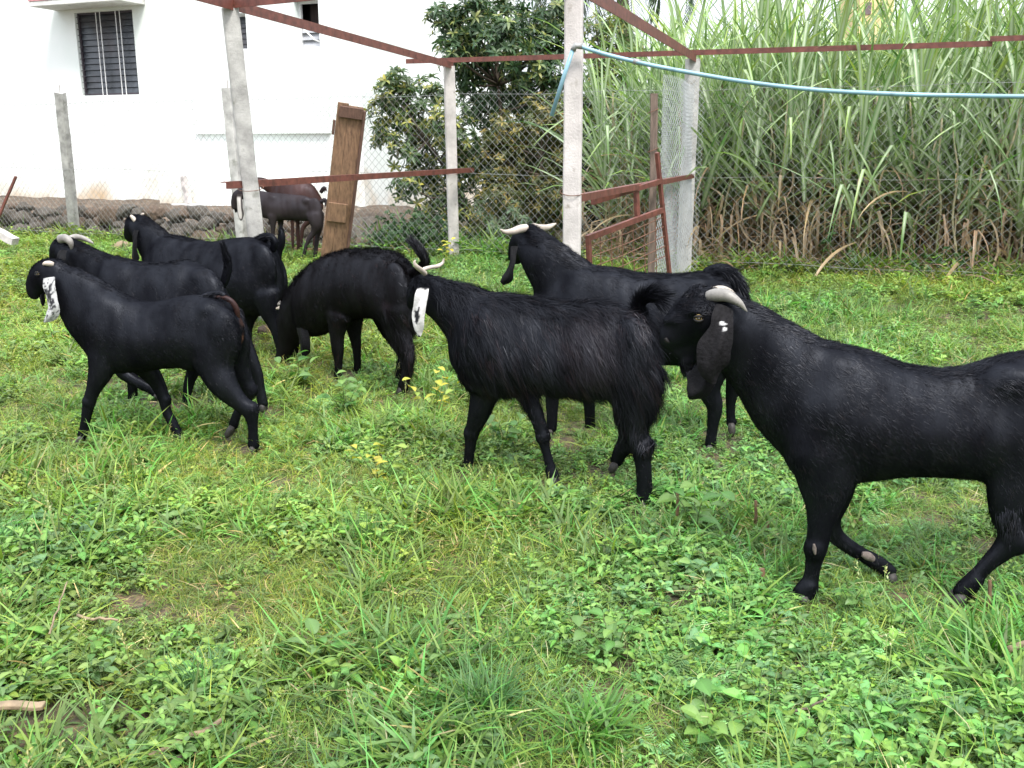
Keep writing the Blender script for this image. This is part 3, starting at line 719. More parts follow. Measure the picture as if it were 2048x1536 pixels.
def scatter(name, pts, rot, scl, idx, tint, coll, label=None, cat=None, kind='stuff'):
    me = bpy.data.meshes.new(name); me.vertices.add(len(pts)); me.vertices.foreach_set('co', np.asarray(pts, np.float32).ravel())
    for nm, ty, dom, arr in (('rot', 'FLOAT_VECTOR', 'vector', rot), ('scl', 'FLOAT', 'value', scl), ('idx', 'INT', 'value', idx), ('tint', 'FLOAT_VECTOR', 'vector', tint)):
        a = me.attributes.new(nm, ty, 'POINT'); a.data.foreach_set(dom, np.asarray(arr, np.int32 if ty == 'INT' else np.float32).ravel())
    o = bpy.data.objects.new(name, me); C.objects.link(o)
    g = bpy.data.node_groups.new(name, 'GeometryNodeTree')
    g.interface.new_socket('Geometry', in_out='INPUT', socket_type='NodeSocketGeometry'); g.interface.new_socket('Geometry', in_out='OUTPUT', socket_type='NodeSocketGeometry')
    N = g.nodes; gi = N.new('NodeGroupInput'); go = N.new('NodeGroupOutput'); ip = N.new('GeometryNodeInstanceOnPoints'); ci = N.new('GeometryNodeCollectionInfo')
    ci.inputs['Collection'].default_value = coll; ci.inputs['Separate Children'].default_value = True; ci.inputs['Reset Children'].default_value = True
    ip.inputs['Pick Instance'].default_value = True
    def na(nm, ty): n_ = N.new('GeometryNodeInputNamedAttribute'); n_.data_type = ty; n_.inputs[0].default_value = nm; return n_.outputs[0]
    g.links.new(gi.outputs[0], ip.inputs['Points']); g.links.new(ci.outputs[0], ip.inputs['Instance'])
    g.links.new(na('idx', 'INT'), ip.inputs['Instance Index']); er = N.new('FunctionNodeEulerToRotation')
    g.links.new(na('rot', 'FLOAT_VECTOR'), er.inputs[0]); g.links.new(er.outputs[0], ip.inputs['Rotation'])
    g.links.new(na('scl', 'FLOAT'), ip.inputs['Scale']); g.links.new(ip.outputs[0], go.inputs[0])
    o.modifiers.new('scatter', 'NODES').node_group = g
    return tag(o, label, cat, None, kind)

def fbm(x, y, s, seed=0):
    return np.array([noise.fractal(Vector((a*s, b*s, seed)), 1.0, 2.0, 3) for a, b in zip(x, y)])
def grass_field():
    P = []; 
    for (y0, y1, dens) in ((1.5, 3.2, 1500), (3.2, 5, 1100), (5, 8, 560), (8, 16, 280)):
        hw = .58*y1+1.2; n = int((y1-y0)*2*hw*dens); P.append(np.stack([rng.uniform(-hw, hw, n), rng.uniform(y0, y1, n)], 1))
    P = np.concatenate(P); x, y = P[:, 0], P[:, 1]
    f = y-(11.85+FS*x)                           # distance beyond the fence
    keep = (np.abs(x) < .58*y+1.0) & ((f < .35) | ((f < 1.7) & (x > -1.9)))
    P = P[keep]; x, y = P[:, 0], P[:, 1]; f = f[keep]; n = len(x)
    a = fbm(x, y, .7, 1); b = fbm(x, y, 1.1, 9); c = fbm(x, y, 1.6, 17); d = fbm(x, y, .45, 25); e_ = fbm(x, y, 2.6, 33)
    bare = (e_ > .5) & (rng.random(n) < .7)                     # little openings that show the soil
    bare |= (np.hypot((x+1.12)/.25, (y-2.12)/.14) < 1) & (rng.random(n) < .8)
    bare |= (np.hypot((x+1.25)/.14, (y-2.85)/.08) < 1) & (rng.random(n) < .7)
    keep = ~bare; x, y, f, a, b, c, d, e_ = [q[keep] for q in (x, y, f, a, b, c, d, e_)]; n = len(x)
    idx = rng.integers(0, 3, n); r = rng.random(n)
    def put(mask, lo, hi): idx[mask] = rng.integers(lo, hi, mask.sum())
    put(r < .34, 3, 6)
    put((r < .26) & (c > .05), 6, 9)
    put((b > .0) & (r > .36) & (r < .36+np.clip(b*1.6+.12, 0, .46)), 9, 12)
    put((b > .22) & (r > .86), 12, 14)
    put((a > -.05) & (r > .30) & (r < .42), 14, 16)
    put((d > .15) & (r > .24) & (r < .34), 16, 18)
    put((r > .984), 18, 20); put((c < -.45) & (r > .9), 18, 20); put((r > .968) & (r < .975), 20, 22)
    put((r > .93) & (r < .96) , 9, 12)
    # the far strip by the fence is leafier
    put((y > 8.5) & (rng.random(n) < .22), 9, 12); put((y > 8) & (rng.random(n) < .1), 14, 16)
    scl = rng.uniform(.6, 1.15, n)*(1+.1*(y > 5)+.25*(y > 8)); scl[(f > .15)] *= 2.0
    tall = np.clip(1+.45*a+.3*c, .6, 1.45); scl *= tall*.92
    for (fx, fy) in ((156, 888), (364, 884), (506, 908), (457, 874), (528, 822), (370, 818), (497, 692), (562, 714), (677, 755), (714, 745), (804, 785), (935, 955), (1107, 970), (1228, 946),
                     (1284, 1030), (1103, 862), (1181, 860), (1421, 902), (1464, 872), (1608, 1204), (1784, 1178), (1916, 1204)):      # trodden round the hooves
        p = gp(fx, fy); q = np.hypot(x-p.x, (y-p.y+.04)*.8); scl *= .55+.45*smoothstep(q, .05, .2)
    rot = np.stack([rng.normal(0, .16, n), rng.normal(0, .16, n), rng.uniform(0, 6.28, n)], 1)
    z = np.array([gz(p, q) for p, q in zip(x, y)])
    br = (1+.25*d+rng.normal(0, .2, n)); yel = np.clip(.05+.9*fbm(x, y, .33, 55)+.3*(x < -1)*(y > 3.5), -.25, .6)
    br = br*1.3; tint = np.stack([br*(.99+.38*yel), br*(1+.08*yel), br*(1-.2*yel)], 1); tint = np.clip(tint, .5, 2.4)
    scatter('grass', np.stack([x, y, z], 1), rot, scl, idx, tint, pcol, 'patchy green pasture grass and low leafy weeds under the goats', 'grass')
    return n
nG = grass_field(); print('grass clumps', nG)

# weeds one can point at
leaf_y = []; 
for k in range(3):
    mb = MB(); V, F, Cc = oval(.06, .036, 6, .35, .8, .3, jc(((.42, .40, .05), (.30, .36, .04), (.24, .33, .05))[k], .05)); mb.add(V, F, [tuple(z) for z in Cc]); leaf_y.append(mb.mesh('leaf', M['leaf'], col=True))
leaf_g = []
for k in range(3):
    mb = MB(); V, F, Cc = oval(.085, .052, 6, .35, .8, .3, jc(((.10, .22, .05), (.12, .25, .05), (.085, .19, .045))[k], .05)); mb.add(V, F, [tuple(z) for z in Cc]); leaf_g.append(mb.mesh('leaf', M['leaf'], col=True))
def weed(p, label, lv, n=16, h=.16, sp=.10, sc_=1.0, group=None, nm='weed'):
    r_ = thing(nm, label, 'weed', p, group)
    mb = MB(); tips = []
    for k in range(4):
        a = k*1.6+U(-.3, .3); q = Vector((math.cos(a)*sp*U(.4, 1), math.sin(a)*sp*U(.4, 1), h*U(.7, 1.1))); tips.append(q)
        mb.tube([Vector((0, 0, 0)), q*.55+Vector((0, 0, .02)), q], [.0025, .002, .0015], 5, col=(.12, .17, .05))
    me = mb.mesh('stem', M['leaf'], col=True, smooth=True); o = bpy.data.objects.new('stem', me); C.objects.link(o); o.parent = r_
    for k in range(n):
        q = tips[k % 4]; t_ = 1-.18*(k//4)
        o = bpy.data.objects.new('leaf', random.choice(lv)); C.objects.link(o); o.parent = r_; o.location = q*t_
        o.rotation_euler = (U(-.4, .4), U(-.5, .2), U(0, 6.28)); o.scale = [sc_*U(.7, 1.15)]*3
def g0(px, py): p = gp(px, py); p.z = gz(p.x, p.y); return p
for (px, py, lab, lv, n, h, sp, s_) in (
    (875, 822, 'yellow leaved weed between the grazing goat and the shaggy goat, the upper one', leaf_y, 40, .24, .2, 1.15),
    (758, 968, 'bright yellow withering weed in open grass left of the shaggy goat front hoof', leaf_y, 36, .18, .13, 1.0),
    (690, 830, 'light green leafy weed just below the grazing goat', leaf_g, 34, .22, .2, .9),
    (600, 775, 'bushy green weed in front of the grazing goat nose', leaf_g, 34, .2, .16, .95),
    (893, 532, 'small yellow plant at the foot of the slim fence post', leaf_y, 24, .3, .12, 1.3),
    (1225, 1330, 'broad leaved weed in the lower right foreground left of centre stub', leaf_g, 34, .13, .12, .6),
    (1420, 1500, 'large leaved weed at the bottom edge under the big goat foreleg', leaf_g, 34, .12, .13, .7),
    (1010, 900, 'leafy weed between the shaggy goat front legs', leaf_g, 20, .14, .12, .9),
    (1700, 1235, 'small green weed beside the raised hoof of the big goat', leaf_g, 22, .10, .07, .5),
    (1390, 1070, 'broad leaved green weed standing behind the thin brown stubs', leaf_g, 24, .17, .14, .9),
    (640, 1340, 'small round leaved weed low in the left foreground', leaf_g, 8, .08, .07, .9)):
    weed(g0(px, py), lab, lv, n, h, sp, s_)
def tussock(px, py, label, n, L, c, wd=.005):
    mb = MB()
    for i in range(n):
        cc = jc(c); V, F, Cc = blade(U(.5, 1)*L, wd*U(.7, 1.3), 5, U(.3, 1.5), U(.6, 1.5), c0=np.array(cc)*.6, c1=np.array(cc)*1.1)
        V = rotz(V, U(0, 6.28))+np.array([U(-.05, .05), U(-.05, .05), 0]); mb.add(V, F, [tuple(x) for x in Cc])
    me = mb.mesh('grass_tussock', M['leaf'], col=True); o = bpy.data.objects.new('grass_tussock', me); C.objects.link(o); o.location = g0(px, py)
    tag(o, label, 'grass tussock')
tussock(730, 1095, 'dark thick grass tussock in the middle of the lawn below the shaggy goat', 220, .2, (.085, .2, .035), .004)
tussock(960, 1440, 'largest grass tussock in the bottom centre foreground', 200, .22, (.075, .19, .045), .006)
tussock(20, 1110, 'dark green tussock at the left edge of the lawn', 200, .2, (.06, .18, .04), .005)
tussock(400, 1390, 'blue green tussock in the lower left beside the fallen stick', 220, .16, (.085, .2, .06), .004)
tussock(1960, 1330, 'tall wide bladed tussock at the lower right edge', 160, .24, (.075, .21, .03), .009)
tussock(1180, 1490, 'light wide bladed tussock at the bottom edge right of the largest one', 120, .2, (.10, .25, .04), .010)

# stubs, sticks
def stub(px, py, hpx, label, r_=.006):
    p = g0(px, py); s = (p-CAM).dot(FWD)/FPX; h = hpx*s; m = MB()
    m.tube([Vector((0, 0, -.02)), Vector((.004, 0, h*.5)), Vector((.0, .003, h))], [r_*1.1, r_, r_*.9], 7, col=None)
    o = bpy.data.objects.new('plant_stub', m.mesh('plant_stub', M['maize'])); C.objects.link(o); o.location = p; tag(o, label, 'plant stub')
stub(1352, 1048, 72, 'thin brown cut stub right of the shaggy goat hind hoof')
stub(1508, 1062, 64, 'brown cut stub in front of the big goat chest')
stub(1533, 1075, 35, 'short forked brown stub next to the taller one before the big goat chest')
stub(1521, 1180, 42, 'fat dry husk stub left of the big goat front hoof', .011)
stub(1973, 1222, 70, 'brown cut stub behind the big goat hind hoof')
def stick(px0, py0, px1, py1, r_, label, z=.05, mt='stick', flat=1.0):
    a = gp(px0, py0, z); b = gp(px1, py1, z+.02); k = 7; m = MB()
    pts = [a.lerp(b, i/k)+Vector((0, U(-1, 1), U(-1, 1)))*.006 for i in range(k+1)]
    m.tube([p-a for p in pts], [r_*(1-.35*i/k) for i in range(k+1)], 7)
    o = bpy.data.objects.new('dry_stick', m.mesh('dry_stick', M[mt], smooth=True)); C.objects.link(o); o.location = a; tag(o, label, 'stick')
stick(300, 1512, 445, 1440, .009, 'pale dry stick lying at the bottom left between tussocks')
stick(330, 1530, 480, 1462, .005, 'thinner dark stick beside the pale one at bottom left', .03, 'wood_grey')
stick(155, 1232, 235, 1243, .005, 'thin pale twig on the left lawn', .07)
stick(2015, 1300, 2080, 1270, .01, 'tan split stalk at the right edge of the lawn', .09)
stick(1560, 1440, 1660, 1395, .004, 'thin twig low in the right foreground', .05, 'wood_grey')
stick(100, 1265, 135, 1160, .003, 'slender dry stem sloping up on the left lawn', .08)
m = MB(); a = gp(-60, 1418, .05); b = gp(88, 1408, .05); m.bar(a, b, .028, .012, n=10, wob=.005)
tag(m.obj('wood_splinter', M['stick'], None, bevel=.003), 'tan splinter of wood on bare soil at the bottom left edge', 'wood piece')
# ------------------------------------------------------------------ goats
BLACK = (.0030, .0031, .0045); BROWNBLK = (.0040, .0034, .0038)
class Goat:
    """a goat laid out on its own upright mid-plane through two ground points; lat is metres across it, + is the far side"""
    def __init__(s, label, fr, hd, col=BLACK, voxel=.008, ratio=.78, seed=0):
        s.A = gp(*fr); s.B = gp(*hd); s.h = (s.A-s.B); s.h.z = 0; s.h.normalize()          # heading
        s.n = Vector((-s.h.y, s.h.x, 0));
        if s.n.y < 0: s.n = -s.n
        s.col = col; s.vox = voxel; s.ratio = ratio; s.mb = MB(); s.seed = seed; s.spots = []; s.dents = []; s.protect = []; s.melt = 38; s.body_z = (.36, .50)
        o = (s.A+s.B)/2; s.root = thing('goat', label, 'goat', (o.x, o.y, 0), 'goats in the yard'); s.hooves = []
    def pt(s, px, py, lat=0.):
        d = ray(px, py); k = (lat + (s.A-CAM).dot(s.n))/d.dot(s.n); return CAM+d*k
    def m(s, px, py, lat=0.): return (s.pt(px, py, lat)-CAM).dot(FWD)/FPX
    def loft(s, rows, ratio, n=18, k=4, target=None, cap=True, col=None, thin=None, twist=None):
        """rows: (px, py, r_px, lat[, ratio])"""
        R_ = [(*s.pt(r[0], r[1], r[3]), r[2]*s.m(r[0], r[1], r[3]), r[4] if len(r) > 4 else ratio) for r in rows]
        if target is None and ratio >= .7 and n == 18:
            for q in R_[1:]: s.protect.append((q[:3], q[3]*1.5))
        R_ = catmull(R_, k); P = R_[:, :3]; T = np.gradient(P, axis=0); T /= np.linalg.norm(T, axis=1)[:, None]
        nn = np.array(s.n); V = []; F = []
        rings = []
        def ring(p, t, ra, rb):
            x = np.cross(t, nn); x /= np.linalg.norm(x)+1e-9; y = np.cross(x, t); y /= np.linalg.norm(y)+1e-9
            return [p + x*ra*math.cos(q)+y*rb*math.sin(q) for q in np.linspace(0, 2*math.pi, n, endpoint=False)]
        ext_ = thin is None
        r0 = R_[0]; rl = R_[-1]
        if cap and ext_:
            for a in (.12, .5, .85): rings.append(ring(P[0]-T[0]*r0[3]*.6*math.cos(a*1.57), T[0], r0[3]*math.sin(a*1.57), r0[3]*r0[4]*math.sin(a*1.57)))
        for i in range(len(P)):
            rb = R_[i, 3]*R_[i, 4] if thin is None else thin
            rings.append(ring(P[i], T[i], max(R_[i, 3], 1e-4), rb))
        if cap and ext_:
            for a in (.85, .5, .12): rings.append(ring(P[-1]+T[-1]*rl[3]*.6*math.cos(a*1.57), T[-1], rl[3]*math.sin(a*1.57), rl[3]*rl[4]*math.sin(a*1.57)))
        V = [tuple(v) for r_ in rings for v in r_]
        for i in range(len(rings)-1):
            for q in range(n): F.append((i*n+q, i*n+(q+1) % n, (i+1)*n+(q+1) % n, (i+1)*n+q))
        F += [tuple(reversed(range(n))), tuple((len(rings)-1)*n+q for q in range(n))]
        (target or s.mb).add(V, F, col=col); return P
    def torso(s, rows, ratio=None):
        """rows: (px, top, bottom[, ratio])"""
        ratio = ratio or s.ratio; rows = [(r[0], r[1], r[2], (r[3] if len(r) > 3 else ratio)*.9) for r in rows]
        R_ = [(*s.pt(r[0], (r[1]+r[2])/2), (r[2]-r[1])/2*s.m(r[0], (r[1]+r[2])/2), r[3] if len(r) > 3 else ratio) for r in rows]
        R_ = catmull(R_, 4); nn = np.array(s.n); up = np.array([0, 0, 1.]); n = 28; V = []; F = []; rings = []
        def ring(p, ra, rb):
            out = []
            for q in np.linspace(0, 2*math.pi, n, endpoint=False):
                c_, s_ = math.cos(q), math.sin(q)
                wv = rb*(1-.16*max(0, c_))                        # narrower over the spine than at the belly
                out.append(p+up*ra*c_+nn*wv*math.copysign(abs(s_)**.72, s_))
            return out
        d0 = R_[0, :3]-R_[1, :3]; d0 /= np.linalg.norm(d0); d1 = R_[-1, :3]-R_[-2, :3]; d1 /= np.linalg.norm(d1)
        for a in (.15, .55, .85): rings.append(ring(R_[0, :3]+d0*R_[0, 3]*.35*math.cos(a*1.57), R_[0, 3]*math.sin(a*1.57), R_[0, 3]*R_[0, 4]*math.sin(a*1.57)))
        for r in R_: rings.append(ring(r[:3], r[3], r[3]*r[4]))
        for a in (.85, .55, .15): rings.append(ring(R_[-1, :3]+d1*R_[-1, 3]*.35*math.cos(a*1.57), R_[-1, 3]*math.sin(a*1.57), R_[-1, 3]*R_[-1, 4]*math.sin(a*1.57)))
        V = [tuple(v) for r_ in rings for v in r_]
        for i in range(len(rings)-1):
            for q in range(n): F.append((i*n+q, i*n+(q+1) % n, (i+1)*n+(q+1) % n, (i+1)*n+q))
        F += [tuple(reversed(range(n))), tuple((len(rings)-1)*n+q for q in range(n))]
        s.mb.add(V, F)
    def blob(s, px, py, rx, ry, lat, rl):
        """muscle: an ellipsoid, radii in px, across in metres"""
        c = s.pt(px, py, lat); k = s.m(px, py, lat); V = []; F = []; n = 12
        for i in range(1, n):
            a = math.pi*i/n
            for j in range(n*2):
                b = math.pi*j/n; V.append(c - s.h*(rx*k*math.sin(a)*math.cos(b)) + s.n*(rl*math.sin(a)*math.sin(b)) + Vector((0, 0, ry*k*math.cos(a))))
        N2 = 2*n
        for i in range(n-2):
            for j in range(N2): F.append((i*N2+j, (i+1)*N2+j, (i+1)*N2+(j+1) % N2, i*N2+(j+1) % N2))
        F += [tuple(range(N2)), tuple(reversed([(n-2)*N2+j for j in range(N2)]))]
        s.mb.add([tuple(v) for v in V], F)
    def leg(s, rows, lat, hoof=None, lat_top=None):
        """rows: (px, py, width_px) from the top down; the hoof follows the last row or points to hoof=(px,py)"""
        n = len(rows); lt = lat if lat_top is None else lat_top
        R_ = [(r[0], r[1], r[2]*.545, lt+(lat-lt)*min(1, i/2), r[3] if len(r) > 3 else .8) for i, r in enumerate(rows)]
        s.loft(R_, .8, n=12, k=4)
        a = s.pt(rows[-1][0], rows[-1][1], lat); k = s.m(rows[-1][0], rows[-1][1], lat); wd = rows[-1][2]*k
        if hoof: b = s.pt(hoof[0], hoof[1], lat)
        else: b = a + s.h*wd*.55 + Vector((0, 0, -wd*1.15))
        s.hooves.append((a, b, wd))
    def bake(s, smooth=3, extra=None):
        me = s.mb.mesh('body', M['coat']); o = bpy.data.objects.new('tmp', me); C.objects.link(o)
        r = o.modifiers.new('r', 'REMESH'); r.mode = 'VOXEL'; r.voxel_size = s.vox; r.use_smooth_shade = True
        sm = o.modifiers.new('s', 'SMOOTH'); sm.factor = .5; sm.iterations = smooth
        dg = bpy.context.evaluated_depsgraph_get(); me2 = bpy.data.meshes.new_from_object(o.evaluated_get(dg)); bpy.data.objects.remove(o)
        # second pass: melt the muscles of trunk and neck together, leaving head and legs crisp
        nv = len(me2.vertices); co = np.empty(nv*3, np.float32); me2.vertices.foreach_get('co', co); co = co.reshape(-1, 3)
        zs = np.array([s.body_z[0], s.body_z[1]]); wt = smoothstep(co[:, 2], zs[0], zs[1])
        for (p, r_) in s.protect: wt = wt*smoothstep(np.linalg.norm(co-np.array(p), axis=1)/r_, .8, 1.3)
        o = bpy.data.objects.new('tmp', me2); C.objects.link(o); vg = o.vertex_groups.new(name='trunk'); q_ = (wt*10).astype(int)
        for lv in range(1, 11):
            ids = np.where(q_ == lv)[0]
            if len(ids): vg.add(ids.tolist(), lv/10, 'REPLACE')
        sm = o.modifiers.new('s', 'SMOOTH'); sm.factor = .6; sm.iterations = s.melt; sm.vertex_group = 'trunk'
        dg = bpy.context.evaluated_depsgraph_get(); m3 = bpy.data.meshes.new_from_object(o.evaluated_get(dg)); bpy.data.objects.remove(o); me2 = m3
        nv = len(me2.vertices); co = np.empty(nv*3, np.float32); me2.vertices.foreach_get('co', co); co = co.reshape(-1, 3).astype(float)
        no = np.empty(nv*3, np.float32); me2.vertices.foreach_get('normal', no); no = no.reshape(-1, 3)
        # low uneven relief so that the skin does not look turned on a lathe
        ph = co*9+s.seed; rel = np.sin(ph[:, 0]*1.3+np.sin(ph[:, 2]*1.7))*np.sin(ph[:, 2]*1.1+1.3*np.sin(ph[:, 1]))*.0035
        rel += np.sin(co[:, 0]*31+s.seed)*np.sin(co[:, 2]*27+co[:, 1]*9)*.0012
        hh_ = -((co-np.array(s.A))@np.array(s.h)); fl = smoothstep(co[:, 2], .42, .52)*(1-np.abs(no[:, 2]))
        rel += .0016*fl*np.sin(hh_*92+co[:, 2]*14+s.seed)*smoothstep(hh_, .08, .2)*(1-smoothstep(hh_, .55, .7))          # ribs
        for (p, r_, dp) in s.dents: rel -= dp*np.exp(-(np.linalg.norm(co-np.array(p), axis=1)/r_)**2)
        co += no*rel[:, None]; me2.vertices.foreach_set('co', co.astype(np.float32).ravel())
        col = np.tile(np.array(s.col, float), (nv, 1)); col *= (1+.25*np.sin(co[:, 0]*11+s.seed)*np.sin(co[:, 2]*13))[:, None]
        for (p, r_, c, mixv) in s.spots:
            d = np.linalg.norm(co-np.array(p), axis=1)/r_; k = (1-smoothstep(d, .5, 1.0))*mixv; col = col*(1-k[:, None])+np.array(c)*k[:, None]
        a = me2.color_attributes.new('Col', 'FLOAT_COLOR', 'POINT'); c4 = np.ones((nv, 4), np.float32); c4[:, :3] = col; a.data.foreach_set('color', c4.ravel())
        me2.materials.clear(); me2.materials.append(M['coat']); me2.name = 'body'; me2.polygons.foreach_set('use_smooth', [True]*len(me2.polygons))
        me2.update(); s.body = link('body', me2, s.root); s.co = co; s.no = no; s.vc = col; s.me = me2
        for (a_, b_, wd) in s.hooves: s.hoof(a_, b_, wd)
    def spot(s, px, py, r, c, mixv=1., lat=None):
        lat = -.08 if lat is None else lat; s.spots.append((s.pt(px, py, lat), r*s.m(px, py, lat), c, mixv))
    def dent(s, *rows):
        for (px, py, r, dp) in rows:
            for lt in (-.10, .10):
                k = s.m(px, py, lt); c = s.pt(px, py, 0)+s.n*lt; s.dents.append((c, max(r*k, .012), dp))
    def hoof(s, a, b, wd):
        mb = MB(); t = (b-a); L = t.length; t.normalize()
        for q in (-1, 1):
            o_ = s.n*(q*wd*.24); mb.tube([a+o_*.6-t*L*.05, a+o_+t*L*.3, a+o_*1.1+t*L*.75, a+o_*.9+t*L], [wd*.30, wd*.34, wd*.33, wd*.12], 8)
        link('hoof', mb.mesh('hoof', M['hoof'], smooth=True), s.root)
    def horn(s, rows, mt='horn', rings=True):
        R_ = [(*s.pt(r[0], r[1], r[3]), r[2]*s.m(r[0], r[1], r[3])) for r in rows]; R_ = catmull(R_, 8)
        rad = R_[:, 3].copy()
        if rings: rad *= 1+.018*np.sin(np.arange(len(rad))*2.1)
        mb = MB(); mb.tube([tuple(p) for p in R_[:, :3]], list(np.maximum(rad, .0008)), 14); link('horn', mb.mesh('horn', M[mt], smooth=True), s.root)
    def ear(s, rows, cols=None, thick=.0032, cup=.25, k=7, lab=None):
        """rows (px,py,halfwidth_px,lat): a hanging leaf-shaped flap"""
        R_ = np.array([(*s.pt(r[0], r[1], r[3]), r[2]*s.m(r[0], r[1], r[3])) for r in rows]); R_ = catmull(R_, k)
        P = R_[:, :3]; T = np.gradient(P, axis=0); T /= np.linalg.norm(T, axis=1)[:, None]; nn = np.array(s.n); nu = 12; V = []; F = []; co = []
        for i in range(len(P)):
            x = np.cross(T[i], nn); x /= np.linalg.norm(x); y = np.cross(x, T[i]); w_ = max(R_[i, 3], .0008)
            for sgn in (-1, 1):
                for j in range(nu+1):
                    u = -1+2*j/nu; tt = i/len(P); wav = .004*math.sin(tt*7+u*2.2)+.0018*math.sin(tt*13-u*3)
                    rim = 1+.05*math.sin(tt*19+1.3*np.sign(u))*abs(u); V.append(P[i]+x*w_*u*rim+y*(cup*w_*(u*u)*1.0+wav*min(1, w_/.02)-.22*w_*math.exp(-((u-.15)/.22)**2)*math.sin(math.pi*min(1, tt*1.1)))+y*sgn*thick*(1-u**4)*.5)
        m2 = 2*(nu+1)
        for i in range(len(P)-1):
            for sg in (0, 1):
                for j in range(nu):
                    a = i*m2+sg*(nu+1)+j; f = (a, a+1, a+1+m2, a+m2); F.append(f if sg else f[::-1])
        V = np.array(V); c = np.tile(np.array((.005, .005, .006)), (len(V), 1))
        if cols: c = cols(V, np.repeat(np.linspace(0, 1, len(P)), m2), np.tile(np.concatenate([np.linspace(-1, 1, nu+1)]*2), len(P)))
        mb = MB(); mb.add([tuple(v) for v in V], F, [tuple(q) for q in c]); o = link('ear', mb.mesh('ear', M['ear'], smooth=True, col=True), s.root)
        if lab: o['label'] = lab
        return o
    def eye(s, px, py, lat, r=.011):
        c = s.pt(px, py, lat); bm = bmesh.new(); bmesh.ops.create_uvsphere(bm, u_segments=16, v_segments=10, radius=r)
        me = bpy.data.meshes.new('eye'); bm.to_mesh(me); bm.free(); me.materials.append(M['eye']); me.polygons.foreach_set('use_smooth', [True]*len(me.polygons))
        o = bpy.data.objects.new('eye', me); C.objects.link(o); o.parent = s.root; o.location = c-s.root.location
        mb = MB(); q = c-s.n*(r*.93); mb.tube([q-s.h*r*.5, q+s.h*r*.5], [r*.22, r*.22], 8)
        p_ = link('pupil', mb.mesh('pupil', M['pupil'], smooth=True)); p_.parent = o; p_.location = -c
        mb = MB(); bmv = []                      # heavy upper and lower lids
        for sg, aa in ((1, .55), (-1, .75)):
            pts = [c+s.h*(r*1.25*math.cos(t_))+Vector((0, 0, sg*r*aa*math.sin(t_)))-s.n*(r*.62*math.sin(t_)+.001) for t_ in np.linspace(0, math.pi, 9)]
            mb.tube(pts, [.0016, .003, .004, .0045, .0045, .0045, .004, .003, .0016], 6)
        l_ = link('eyelid', mb.mesh('eyelid', M['nostril'], smooth=True)); l_.parent = o; l_.location = -c
    def fur(s, n, length, width=.0011, seg=3, lift=.25, down=.6, lock=14, lockr=.012, conv=.5, name='coat_hair', fn=None, jit=.11, colj=.35, region=None, curl=0., colr=(.020, .015, .015)):
        """strands combed backwards and down, gathered in locks; length may be a function of (back, z, up, across)"""
        rg = np.random.default_rng(s.seed+len(name)+n); me = s.me; me.calc_loop_triangles(); nt_ = len(me.loop_triangles)
        tri = np.empty(nt_*3, np.int32); me.loop_triangles.foreach_get('vertices', tri); tri = tri.reshape(-1, 3)
        A, B, Cc = s.co[tri[:, 0]], s.co[tri[:, 1]], s.co[tri[:, 2]]
        nr = s.no[tri].mean(1); nr /= np.linalg.norm(nr, axis=1)[:, None]+1e-9; cen = (A+B+Cc)/3
        ar = np.linalg.norm(np.cross(B-A, Cc-A), axis=1)/2
        h = np.array(s.h); nn = np.array(s.n); o3 = np.array(s.A)
        def coords(P, N_): q = P-o3; return -(q@h), P[:, 2], N_[:, 2], q@nn
        if region is not None: ar = ar*region(*coords(cen, nr))
        ng = max(1, n//lock); gi = rg.choice(nt_, ng, p=ar/ar.sum()); gp_ = cen[gi]; gn = nr[gi]
        bk, z, up, ac = coords(gp_, gn)
        wz = smoothstep(z, .30, .5)
        D = (-h)[None]*(wz*1.0)[:, None]+np.array([0, 0, -1.])[None]*(down*wz+1.0*(1-wz))[:, None]
        D = D+rg.normal(0, jit, D.shape)
        if fn is not None: D = fn(D, bk, z, up, ac, gn)
        D -= gn*(D*gn).sum(1)[:, None]; D /= np.linalg.norm(D, axis=1)[:, None]+1e-9
        Lg = length(bk, z, up, ac) if callable(length) else np.full(ng, length)
        for (p_, r_) in s.protect: Lg = Lg*(.38+.62*smoothstep(np.linalg.norm(gp_-np.array(p_), axis=1)/r_, .8, 1.5)) if name == 'coat_hair' else Lg
        if np.ndim(lift) == 0 and not callable(lift): lf = np.full(ng, lift)
        else: lf = lift(bk, z, up, ac)
        rep = np.repeat(np.arange(ng), lock); m_ = len(rep)
        t1 = D[rep]; nrm = gn[rep]; t2 = np.cross(nrm, t1)
        off = t1*rg.normal(0, lockr, m_)[:, None]+t2*rg.normal(0, lockr, m_)[:, None]
        root = gp_[rep]+off; L = (Lg[rep]*rg.uniform(.6, 1.15, m_))[:, None]; lfm = lf[rep][:, None]*rg.uniform(.6, 1.4, m_)[:, None]
        dj = t1+rg.normal(0, jit*.6, (m_, 3)); dj += nrm*lfm; dj /= np.linalg.norm(dj, axis=1)[:, None]
        side = np.cross(dj, nrm+rg.normal(0, .18, (m_, 3))); side /= np.linalg.norm(side, axis=1)[:, None]+1e-9
        VV = []; root = root-nrm*.003
        for i in range(seg+1):
            t_ = i/seg; c_ = root+dj*L*t_ - off*conv*t_*t_ + np.array([0, 0, -1.])*(L*.18*t_*t_) - nrm*(lfm*L*.35*t_*t_)
            if curl: c_ = c_+side*np.sin(t_*5+rg.uniform(0, .01))*curl
            w_ = width*(1-t_)**.7*(.6+.4*rg.random(m_))[:, None]+.00008
            VV += [c_-side*w_, c_+side*w_]
        VV = np.stack(VV, 1); k = VV.shape[1]; b = (np.arange(m_)*k)[:, None]
        F = np.concatenate([np.concatenate([b+2*i, b+2*i+1, b+2*i+3, b+2*i+2], 1) for i in range(seg)])
